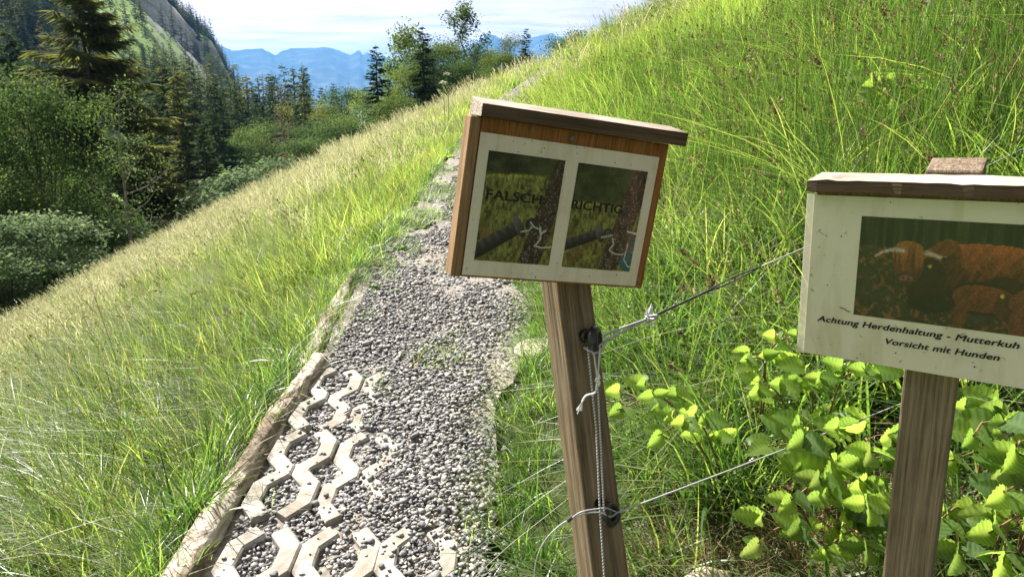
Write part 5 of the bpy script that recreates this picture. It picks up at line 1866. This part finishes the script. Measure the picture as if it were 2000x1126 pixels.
def mk_grass(name, seed, n, rad, h0, h1, w0, w1, lean, curl, bias, mat='grass', straw=.08, segs=4):
    rng = np.random.default_rng(seed)
    V, q, t, _, _ = blades(rng, int(n * (1 - straw)), rad, h0, h1, w0, w1, lean, curl, bias, segs)
    V2, q2, t2, _, _ = blades(rng, max(1, int(n * straw)), rad, h0 * .6, h1, w0 * .6, w1 * .7, lean * 1.3, curl * 1.2, bias, segs)
    return tuft(name, [(V, q, t, 0), (V2, q2, t2, 1)], [M[mat], M['straw' if name.startswith('far') else 'stem_dry']])


def mk_stalk(name, seed, n, rad, h0, h1, lean, bias, headlen=.085, per=11, hw=.0065, sw=.0022, mat='stem_dry', stem='rush', spread=.22, hl=.020):
    rng = np.random.default_rng(seed)
    V, q, t, tip, d = blades(rng, n, rad, h0, h1, sw, sw * 1.5, lean, .22, bias, 5, True)
    HV, HQ = heads(rng, tip, d, per, headlen, hl, hw, spread)
    return tuft(name, [(V, q, E3, 0), (HV, HQ, E3, 1)], [M[stem], M[mat]])


def mk_rush(name, seed, n=46, rad=.10, h0=.55, h1=.95, w=.0032):
    rng = np.random.default_rng(seed)
    V, q, t, tip, d = blades(rng, n, rad, h0, h1, w, w * 1.4, .16, .10, (-.08, 0), 5, False)
    k = rng.choice(n, n // 6, replace=False)
    tp = tip[k] - d[k] * (.08 + .06 * rng.uniform(size=len(k)))[:, None]
    HV, HQ = heads(rng, tp, d[k], 11, .02, .020, .008, .9)
    V2, q2, t2, _, _ = blades(rng, 8, rad, h0 * .5, h1 * .8, w, w * 1.5, .4, .5, (-.1, 0), 5)
    return tuft(name, [(V, q, t, 0), (HV, HQ, E3, 1), (V2, q2, t2, 2)], [M['rush'], M['brown_head'], M['stem_dry']])


def mk_herb(name, seed, n=11, L=.11, W=.034):
    """flat rosette of broad leaves"""
    rng = np.random.default_rng(seed)
    Vs, Qs, b = [], [], 0
    for k in range(n):
        a = k * 2.4 + rng.normal(0, .3); l = L * rng.uniform(.6, 1.25); w = W * rng.uniform(.7, 1.2); el = rng.uniform(.25, .95)
        t = np.linspace(0, 1, 6)
        r = l * t * math.cos(el * .8); z = l * (t * math.sin(el) - .55 * t * t * math.sin(el)) + .008
        ww = w * np.array([.12, .45, .9, 1.0, .7, .06]) / 2
        c = np.stack([r * math.cos(a), r * math.sin(a), z], -1); s = np.array([-math.sin(a), math.cos(a), 0])
        V = np.stack([c - s * ww[:, None] + [0, 0, .15] * ww[:, None], c, c + s * ww[:, None] + [0, 0, .15] * ww[:, None]], 1).reshape(-1, 3)
        i, j = np.meshgrid(np.arange(5), np.arange(2), indexing='ij')
        Qs.append(np.stack([i * 3 + j, i * 3 + j + 1, (i + 1) * 3 + j + 1, (i + 1) * 3 + j], -1).reshape(-1, 4) + b)
        Vs.append(V); b += len(V)
    return np_mesh(name, np.concatenate(Vs), np.concatenate(Qs), True, [M['herb']])


LB_, RB_ = (-.28, -.10), (-.22, -.18)
G_MEAD = [mk_grass('meadow_tuft_%d' % k, 100 + k, 32, .10, .22, .52, .0042, .0088, .32, .48, LB_, 'grass', .10) for k in range(5)]
G_LUSH = [mk_grass('lush_tuft_%d' % k, 110 + k, 24, .085, .16, .42, .0070, .0130, .36, .60, RB_, 'lush', .05, 5) for k in range(5)]
G_SEDGE = [mk_grass('sedge_tuft_%d' % k, 120 + k, 54, .07, .45, .85, .0034, .0062, .42, .95, (-.42, -.22), 'lush', .10, 6) for k in range(4)]
G_SHORT = [mk_grass('short_tuft_%d' % k, 130 + k, 40, .07, .05, .17, .0020, .0042, .45, .5, (-.1, 0), 'lush', .14, 3) for k in range(4)]
G_LONG = [mk_grass('long_tuft_%d' % k, 140 + k, 30, .10, .40, .80, .0045, .0090, .35, .70, (-.30, -.12), 'grass', .14, 5) for k in range(4)]
G_STALK = [mk_stalk('seed_stalk_%d' % k, 150 + k, 9, .14, .45, .82, .22, (-.22, -.08), .10, 12) for k in range(4)]
G_STALKF = [mk_stalk('far_stalk_%d' % k, 160 + k, 26, .38, .34, .66, .22, (-.22, -.08), .11, 6, .012, .0050, 'straw', 'straw', hl=.035) for k in range(3)]
G_FAR = [mk_grass('far_tuft_%d' % k, 170 + k, 110, .36, .20, .46, .0090, .0160, .32, .40, LB_, 'grass', .16, 3) for k in range(4)]
G_MIDT = [mk_grass('mid_tuft_%d' % k, 180 + k, 64, .19, .22, .52, .0060, .0110, .32, .42, LB_, 'grass', .11, 3) for k in range(4)]
G_MIDR = [mk_grass('mid_right_tuft_%d' % k, 240 + k, 58, .19, .24, .58, .0060, .0105, .28, .46, RB_, 'lush', .07, 3) for k in range(4)]
G_RUSH = [mk_rush('rush_tuft_%d' % k, 190 + k) for k in range(4)]
G_RUSHF = [mk_rush('rush_far_%d' % k, 195 + k, 60, .18, .5, .9, .0055) for k in range(3)]
G_HERB = [mk_herb('herb_rosette_%d' % k, 200 + k) for k in range(3)]
G_BROWN = [mk_stalk('sorrel_stalk_%d' % k, 210 + k, 3, .10, .40, .68, .25, (-.15, -.05), .05, 16, .009, .0026, 'brown_head', 'rush', .8, .014) for k in range(3)]


def polar_pts(r0, r1, d, seed, t0=-52, t1=54):
    rng = np.random.default_rng(seed)
    n = int(math.radians(t1 - t0) / 2 * (r1 * r1 - r0 * r0) / (d * d))
    th = np.radians(rng.uniform(t0, t1, n)); r = np.sqrt(rng.uniform(r0 * r0, r1 * r1, n))
    x, y = r * np.sin(th), r * np.cos(th)
    s = x - path_xc(y); hw = path_hw(y)
    return x, y, np.maximum(s - hw, 0), np.maximum(-s - hw, 0), r, np.degrees(th), rng


def grow(name, sets, x, y, keep, rng, s0, s1, tilt=.12, yaw=.55, scale_mul=None):
    x, y = x[keep], y[keep]
    n = len(x)
    if n == 0: return
    s = rng.uniform(s0, s1, n) * (scale_mul[keep] if scale_mul is not None else 1)
    rot = np.stack([rng.normal(0, tilt, n), rng.normal(0, tilt, n), rng.normal(0, yaw, n)], -1)
    scatter(name, np.stack([x, y, ground_z(x, y) - .015], -1), rot, s, rng.integers(0, len(sets), n), sets)


def outside(rg, lf, m=0.0):
    return (rg > m) | (lf > m)


edge_r = lambda th: np.interp(th, TH, EDGE)

# near, both sides of the path
x, y, rg, lf, r, th, g = polar_pts(1.05, 5.2, .088, 301)
nz = fbm(x * .9, y * .9, 51)
left = (lf > .14) & (fbm(x * 2.4, y * 2.4, 53) > .43)
grow('meadow_grass', G_MEAD, x, y, left & (g.uniform(size=len(x)) < .50), g, .75, 1.15, scale_mul=.80 + .42 * sstep(.2, .8, lf) * (.55 + .9 * nz))
x, y, rg, lf, r, th, g = polar_pts(1.05, 6.0, .082, 302)
thicket = (rg > .22) & (x > .18) & (x < 2.0) & (y < 1.55 + .35 * x)
nz = fbm(x * .9, y * .9, 51)
k = ((rg > .03) & (rg < 2.2) | (lf > .03) & (lf < 3.6) & (g.uniform(size=len(x)) < np.where(lf < .30, .28, .52))) & (~thicket | (g.uniform(size=len(x)) < .30)) & (fbm(x * 2.4, y * 2.4, 54) > .41)
grow('lush_grass', G_LUSH, x, y, k, g, .70, 1.20, scale_mul=.36 + .66 * sstep(.12, .6, rg + lf) * (.6 + .8 * nz))
x, y, rg, lf, r, th, g = polar_pts(1.2, 9.0, .20, 303)
sedge = (fbm(x * .7, y * .7, 57) > .50) & (rg > .8) & (r < 7) & (y > 1.9 + .3 * x)
grow('sedge', G_SEDGE, x, y, sedge, g, .65, 1.05)
x, y, rg, lf, r, th, g = polar_pts(1.2, 9.0, .215, 304)
grow('long_grass', G_LONG, x, y, ((rg > .5) & (y > 1.6 + .35 * x)) | (lf > .6) & (g.uniform(size=len(x)) < .5), g, .6, 1.05)
# rushes on the upper bank
x, y, rg, lf, r, th, g = polar_pts(3.2, 9.5, .17, 305, 0, 50)
rush = (fbm(x * .5, y * .5, 61) > .36) & (rg > 1.0)
grow('rushes', G_RUSH, x, y, rush & (r < 7.5), g, .70, 1.10)
x, y, rg, lf, r, th, g = polar_pts(7.0, 17, .36, 306, -2, 50)
grow('far_rushes', G_RUSHF, x, y, (rg > .9) & (fbm(x * .4, y * .4, 61) > .47), g, .65, 1.05)
# middle distance
x, y, rg, lf, r, th, g = polar_pts(4.8, 12.5, .165, 307)
grow('mid_bank', G_MIDR, x, y, (rg > .12) & (r < 11) & (fbm(x * 1.7, y * 1.7, 58) > .38), g, .8, 1.3, scale_mul=.45 + .6 * sstep(0, .8, rg + lf))
grow('mid_meadow', G_MIDT, x, y, (lf > .12) | ((rg > .12) & (r > 9)), g, .75, 1.20, scale_mul=.45 + .6 * sstep(0, .8, rg + lf))
x, y, rg, lf, r, th, g = polar_pts(11.5, 60, .42, 308)
grow('far_meadow', G_FAR, x, y, outside(rg, lf, .30) & (r < edge_r(th) + 9), g, .8, 1.25)
# seeding stalks: thick on the lower meadow and along the brow
x, y, rg, lf, r, th, g = polar_pts(1.8, 9, .21, 309)
p_ = np.where(lf > 0, .10 + .75 * sstep(1.2, 4.5, lf), .16)
grow('seeding_grass', G_STALK, x, y, outside(rg, lf, .25) & (g.uniform(size=len(x)) < p_), g, .65, 1.1)
x, y, rg, lf, r, th, g = polar_pts(8, 60, .34, 310)
p_ = np.where(lf > 0, .20 + .6 * sstep(1.0, 6, lf), .10 + .5 * sstep(14, 24, r))
grow('far_seeding_grass', G_STALKF, x, y, outside(rg, lf, .4) & (r < edge_r(th) + 5) & (g.uniform(size=len(x)) < p_), g, .75, 1.15)
x, y, rg, lf, r, th, g = polar_pts(1.8, 14, .34, 311)
grow('brown_seedheads', G_BROWN, x, y, outside(rg, lf, .3) & (g.uniform(size=len(x)) < .30), g, .7, 1.2)
# path margins: short turf creeping in, rosettes
x, y, rg, lf, r, th, g = polar_pts(1.2, 20, .085, 312, -40, 30)
s = x - path_xc(y); hw = path_hw(y)
edge = np.abs(s) / hw
pn = fbm(x * 2.2, y * 2.2, 66)
margin = (edge < 1.2) & (y < 16) & (((edge > .62 + .5 * (.62 - pn)) & (s > 0) & (pn > .30)) | ((y > 4.75) & (edge > .55) & (pn > .50)) | ((y > 6) & (pn > .53)) | ((y > 2.3) & (fbm(x * 3.1, y * 3.1, 67) > .70)))
grow('margin_turf', G_SHORT, x, y, margin, g, .6, 1.3)
x, y, rg, lf, r, th, g = polar_pts(3.4, 13, .15, 313, -30, 20)
s = x - path_xc(y); hw = path_hw(y)
hb = (((s < -hw * .62) & (s > -hw * 1.5) & (y > 4.6)) | ((s > hw * .75) & (s < hw * 1.35))) & (fbm(x * 1.8, y * 1.8, 69) > .47)
grow('broadleaf_herbs', G_HERB, x, y, hb, g, .6, 1.3, .1, 3)
x, y, rg, lf, r, th, g = polar_pts(1.4, 7, .24, 314)
grow('bank_herbs', G_HERB, x, y, (rg > .3) & (g.uniform(size=len(x)) < .5), g, .8, 1.6, .25, 3)

# a few tall timothy stalks that stand out
def timothy(px, py, bx, by, label):
    b = at_ground(bx, by)
    dep = dep_of(b)
    t = CAM + ray(px, py) * (dep - .08)
    o = empty('timothy_stalk', Matrix.Translation(b), label, 'grass stalk', 'tall timothy stalks')
    pts = smooth_pts([np.zeros(3), (t - b) * .5 + np.array([.015, 0, .01]), t - b], 8)
    MB().tube(pts, .0014, 5).obj('stem', M['rush'], o)
    d = unit((t - b) - pts[-5]); L = .075
    V, Q = heads(np.random.default_rng(int(px)), np.array([t - b + d * L]), np.array([d]), 130, L, .007, .0042, .5)
    link('seed_head', np_mesh('seed_head', V, Q, False, [M['straw']]), o)


timothy(182, 570, 262, 835, 'tall timothy stalk with a tan head, farthest left in the near meadow')
timothy(206, 722, 262, 940, 'timothy stalk with a slim dark head in the lower left meadow')
timothy(246, 715, 300, 960, 'timothy stalk with a green head right beside the slim dark one')


# ================================================================== brambles
def leaf_mesh(name, L, W, seed, mat):
    rng = np.random.default_rng(seed)
    rows = 15
    t = np.linspace(0, 1, rows)
    prof = np.sin(PI * t ** .78) ** .8 * (1 - .18 * t) + .02
    prof[0] = .03; prof[-1] = .01
    V = []
    for i in range(rows):
        ser = 1 + (.13 if i % 2 else -.05) * (0 < i < rows - 1)
        for u in (-1, -.5, 0, .5, 1):
            xx = u * W / 2 * prof[i] * (ser if abs(u) == 1 else 1)
            fold = abs(u) * W * .16 * prof[i]
            vein = .0016 * math.cos((t[i] * 7 - abs(u) * 1.1) * 2 * PI) * (1 if abs(u) == .5 else .3)
            arch = -.30 * L * t[i] ** 2 + .06 * L * t[i]
            V.append((xx, L * t[i] - abs(u) * .02 * L, fold + vein + arch + (rng.normal(0, .0012) if abs(u) == 1 else 0)))
    i, j = np.meshgrid(np.arange(rows - 1), np.arange(4), indexing='ij')
    Q = np.stack([i * 5 + j, i * 5 + j + 1, (i + 1) * 5 + j + 1, (i + 1) * 5 + j], -1).reshape(-1, 4)
    me = np_mesh(name, np.array(V), Q, True, [mat])
    at = me.attributes.new('vein', 'FLOAT', 'POINT')
    vv = [(1.0 if u == 0 else (.75 if (i + (1 if abs(u) == 1 else 0)) % 2 else .12)) for i in range(rows) for u in (-1, -.5, 0, .5, 1)]
    at.data.foreach_set('value', np.array(vv, np.float32))
    return me


LEAVES_D = [leaf_mesh('bramble_leaf_dark', .098, .070, k, M['bramble_dark']) for k in range(4)]
LEAVES = [leaf_mesh('bramble_leaf', .094, .071, k, M['bramble']) for k in range(4)]


def basis(fwd, up):
    fwd = Vector(fwd).normalized(); up = Vector(up)
    s = fwd.cross(up)
    if s.length < .05: s = fwd.cross(Vector((1, .2, 0)))
    s.normalize(); u = s.cross(fwd)
    return Matrix(((s[0], fwd[0], u[0], 0), (s[1], fwd[1], u[1], 0), (s[2], fwd[2], u[2], 0), (0, 0, 0, 1)))


def bramble(label, root, canes, seed, size=1.0, step=.12, dried=0, dark=0.0, cat='bramble', group='bramble plants'):
    """canes: list of end points (world); leaflets in threes along each cane"""
    rng = random.Random(seed)
    root = np.asarray(root, float)
    o = empty('bramble', Matrix.Translation(root), label, cat, group)
    for e in canes:
        e = np.asarray(e, float) - root
        mid = e * .5 + np.array([rng.uniform(-.04, .04), rng.uniform(-.04, .04), .16 * np.linalg.norm(e) + .03])
        pts = smooth_pts([np.zeros(3), mid, e], 10)
        mb = MB(); mb.tube(pts, list(np.linspace(.0036, .0014, len(pts))), 6)
        L = np.linalg.norm(e) * 1.1
        n = max(3, int(L / step))
        todo = []
        for k in range(n):
            f = .28 + .72 * (k + .5) / n
            q = min(int(f * (len(pts) - 1)), len(pts) - 2)
            p = pts[q]; d = unit(pts[q + 1] - pts[q])
            sd = np.cross(d, [0, 0, 1.]); sd = unit(sd) * (1 if k % 2 else -1)
            pet = unit(sd * rng.uniform(.5, 1) + d * rng.uniform(.2, .8) + np.array([0, 0, rng.uniform(.1, .7)])) * rng.uniform(.035, .065) * size
            if k == n - 1: pet = d * .03
            tip = p + pet
            mb.tube([p, p + pet * .5 + np.array([0, 0, .004]), tip], .0010, 4, False)
            f0 = unit(pet * np.array([1, 1, .4]))
            for a_, s_ in ((0, 1.0), (1.15, .78), (-1.15, .78)):
                fw = np.array([f0[0] * math.cos(a_) - f0[1] * math.sin(a_), f0[0] * math.sin(a_) + f0[1] * math.cos(a_), f0[2] * .5 + rng.uniform(-.25, .25)])
                up = Vector((rng.gauss(.8, .5), rng.gauss(-1.9, .9), .8))
                todo.append((tip, fw, up, s_ * size * rng.uniform(.75, 1.25) * (.7 + .5 * (1 - f))))
        mb.obj('cane', M['cane'], o, True)
        for (tp, fw, up, sc_k) in todo:
            lo = bpy.data.objects.new('leaf', rng.choice(LEAVES_D if rng.random() < dark else LEAVES)); COL.objects.link(lo)
            lo.parent = o
            lo.matrix_local = Matrix.Translation(tp) @ basis(fw, up) @ Matrix.Scale(sc_k, 4)
    for k in range(dried):
        e = np.asarray(canes[0], float) - root
        c = e * .75 + np.array([rng.uniform(-.06, .06), rng.uniform(-.06, .02), rng.uniform(.0, .08)])
        mb = MB(); mb.tube([e * .5, (e * .5 + c) / 2 + np.array([0, 0, .02]), c], .0011, 4)
        for j in range(5):
            q = c + np.array([rng.uniform(-.022, .022), rng.uniform(-.02, .02), rng.uniform(-.02, .02)])
            mb.tube([c, q], .0007, 4, False)
            u = np.random.default_rng(seed * 31 + k * 7 + j).normal(size=(14, 3)) * .004
            for w_ in u:
                mb.tube([q, q + w_ * 1.3], .0011, 3)
        mb.obj('dried_fruit_cluster', M['dead_leaf'], o)
    return o


def B(px, py, dep): return CAM + ray(px, py) * dep


def root_at(px, py):
    return at_ground(px, min(py, 1120))


bramble('thin bramble shoot with lime leaves reaching from the right to the leaning post', root_at(1420, 960), [B(1205, 800, 1.62), B(1285, 850, 1.60)], 1, .78, .10)
bramble('tall bramble shoot with small pale leaves at the lower left corner of the cow sign', root_at(1480, 900), [B(1455, 700, 1.75), B(1560, 650, 1.75)], 2, .62, .10)
bramble('bright bramble spray below the lower left part of the cow sign', root_at(1590, 930), [B(1600, 735, 1.65), B(1690, 720, 1.62), B(1480, 760, 1.70)], 3, .75, .10)
bramble('bramble with big lime leaves just left of the grey signpost', root_at(1640, 1010), [B(1570, 850, 1.50), B(1700, 880, 1.46), B(1500, 870, 1.56)], 4, .95, .12, dark=.1)
bramble('bramble with broad dark leaves and dried fruit clusters low beside the grey signpost', root_at(1630, 1100), [B(1545, 975, 1.42), B(1690, 980, 1.38), B(1600, 930, 1.45)], 5, .98, .12, 7, dark=.35)
bramble('bramble with large dusty leaves right of the grey signpost', root_at(1900, 1000), [B(1900, 850, 1.36), B(1985, 880, 1.34), B(1850, 900, 1.42), B(1960, 800, 1.5)], 6, .95, .12, dark=.35)
bramble('bramble with a sunlit leaf at the right edge of the frame', root_at(1990, 1080), [B(1960, 960, 1.28), B(2030, 1000, 1.25), B(1930, 1040, 1.3)], 7, .95, .12, dark=.25)
bramble('bramble in the bottom right corner, mostly shaded', root_at(1930, 1118), [B(1870, 1080, 1.3), B(1960, 1100, 1.25), B(1840, 1010, 1.36)], 8, .9, .12, dark=.45)
bramble('low bramble in the dry litter between the flat stone and the grey signpost', root_at(1560, 1120), [B(1480, 1060, 1.5), B(1620, 1080, 1.45), B(1690, 1060, 1.4)], 9, .85, .13, dark=.4)
bramble('small pale leaved bramble spray high on the grassy bank above the cow sign', root_at(1760, 280), [B(1700, 170, 3.3), B(1745, 215, 3.2)], 10, 1.35, .14, group='bramble plants')

# a dried litter of stalks under the brambles
x, y, rg, lf, r, th, g = polar_pts(1.0, 2.6, .062, 320, 10, 48)
DRY = [mk_grass('dry_litter_%d' % k, 220 + k, 18, .06, .05, .15, .0018, .0040, 1.1, .9, (0, 0), 'dead_leaf', .5, 4) for k in range(3)]
grow('dry_litter', DRY, x, y, (rg > .15) & (fbm(x * 2, y * 2, 73) > .40), g, .7, 1.2, .3, 3)

# umbels standing in the grass by the path
def umbel(px, top, r, label):
    a = az_of(px); x, y = r * math.sin(a), r * math.cos(a); z = gz(x, y)
    d = ray(px, top); tz = 1.7 + d[2] / d[1] * y
    h = max(tz - z, .4)
    o = empty('umbel_plant', Matrix.Translation((x, y, z)), label, 'wildflower', 'white umbels by the path')
    mb = MB(); mb.tube(smooth_pts([np.zeros(3), np.array([.02, 0, h * .5]), np.array([0, 0, h])], 6), .006, 6)
    rng = np.random.default_rng(int(px)); Ps = []
    for k in range(12):
        e = np.array([math.cos(k * 2.4) * .075 * (k / 12) ** .5, math.sin(k * 2.4) * .075 * (k / 12) ** .5, h + .085 - .05 * k / 12])
        mb.tube([(0, 0, h), tuple(e)], .002, 4, False); Ps.append(e)
    mb.obj('stem', M['herb'], o)
    P = np.repeat(np.array(Ps), 16, 0) + rng.normal(0, .013, (192, 3)) * [1, 1, .4]
    D = unit(rng.normal(size=(192, 3)) * [1, 1, .3]); S = unit(np.cross(D, np.array([0, 0, 1.]) + rng.normal(0, .2, (192, 3))))
    V, Q = kites(P, D, S, np.full(192, .016), np.full(192, .014))
    link('flower_head', np_mesh('flower_head', V, Q, False, [M['flower']]), o)


umbel(874, 150, 15.0, 'white umbel flower standing before the copse, higher of the two')
umbel(866, 168, 13.5, 'white umbel flower standing before the copse, lower of the two')
# soft grass hanging over the right-hand verge onto the gravel
x, y, rg, lf, r, th, g = polar_pts(1.6, 6.5, .075, 330, -25, 30)
vs = x - path_xc(y) - path_hw(y) * (.95 + .24 * (fbm(y * 1.3, y * 0, 81) - .5))
grow('verge_grass', G_LUSH, x, y, (vs > 0) & (vs < .22), g, .40, .75, .2, .6)
# low growth in the shaded strip against the logs
x, y, rg, lf, r, th, g = polar_pts(1.6, 6.5, .060, 340, -50, 0)
grow('log_edge_turf', G_SHORT, x, y, (lf > .0) & (lf < .34), g, .7, 1.7, .25, 2)
x, y, rg, lf, r, th, g = polar_pts(1.6, 6.5, .13, 341, -50, 0)
grow('log_edge_herbs', G_HERB, x, y, (lf > .03) & (lf < .40) & (g.uniform(size=len(x)) < .7), g, .4, .9, .3, 3)
x, y, rg, lf, r, th, g = polar_pts(1.6, 6.5, .11, 342, -50, 0)
grow('log_overhang', G_LUSH, x, y, (lf > .05) & (lf < .22) & (fbm(x * 2.2, y * 2.2, 83) > .50), g, .55, 1.0, .25, 3)
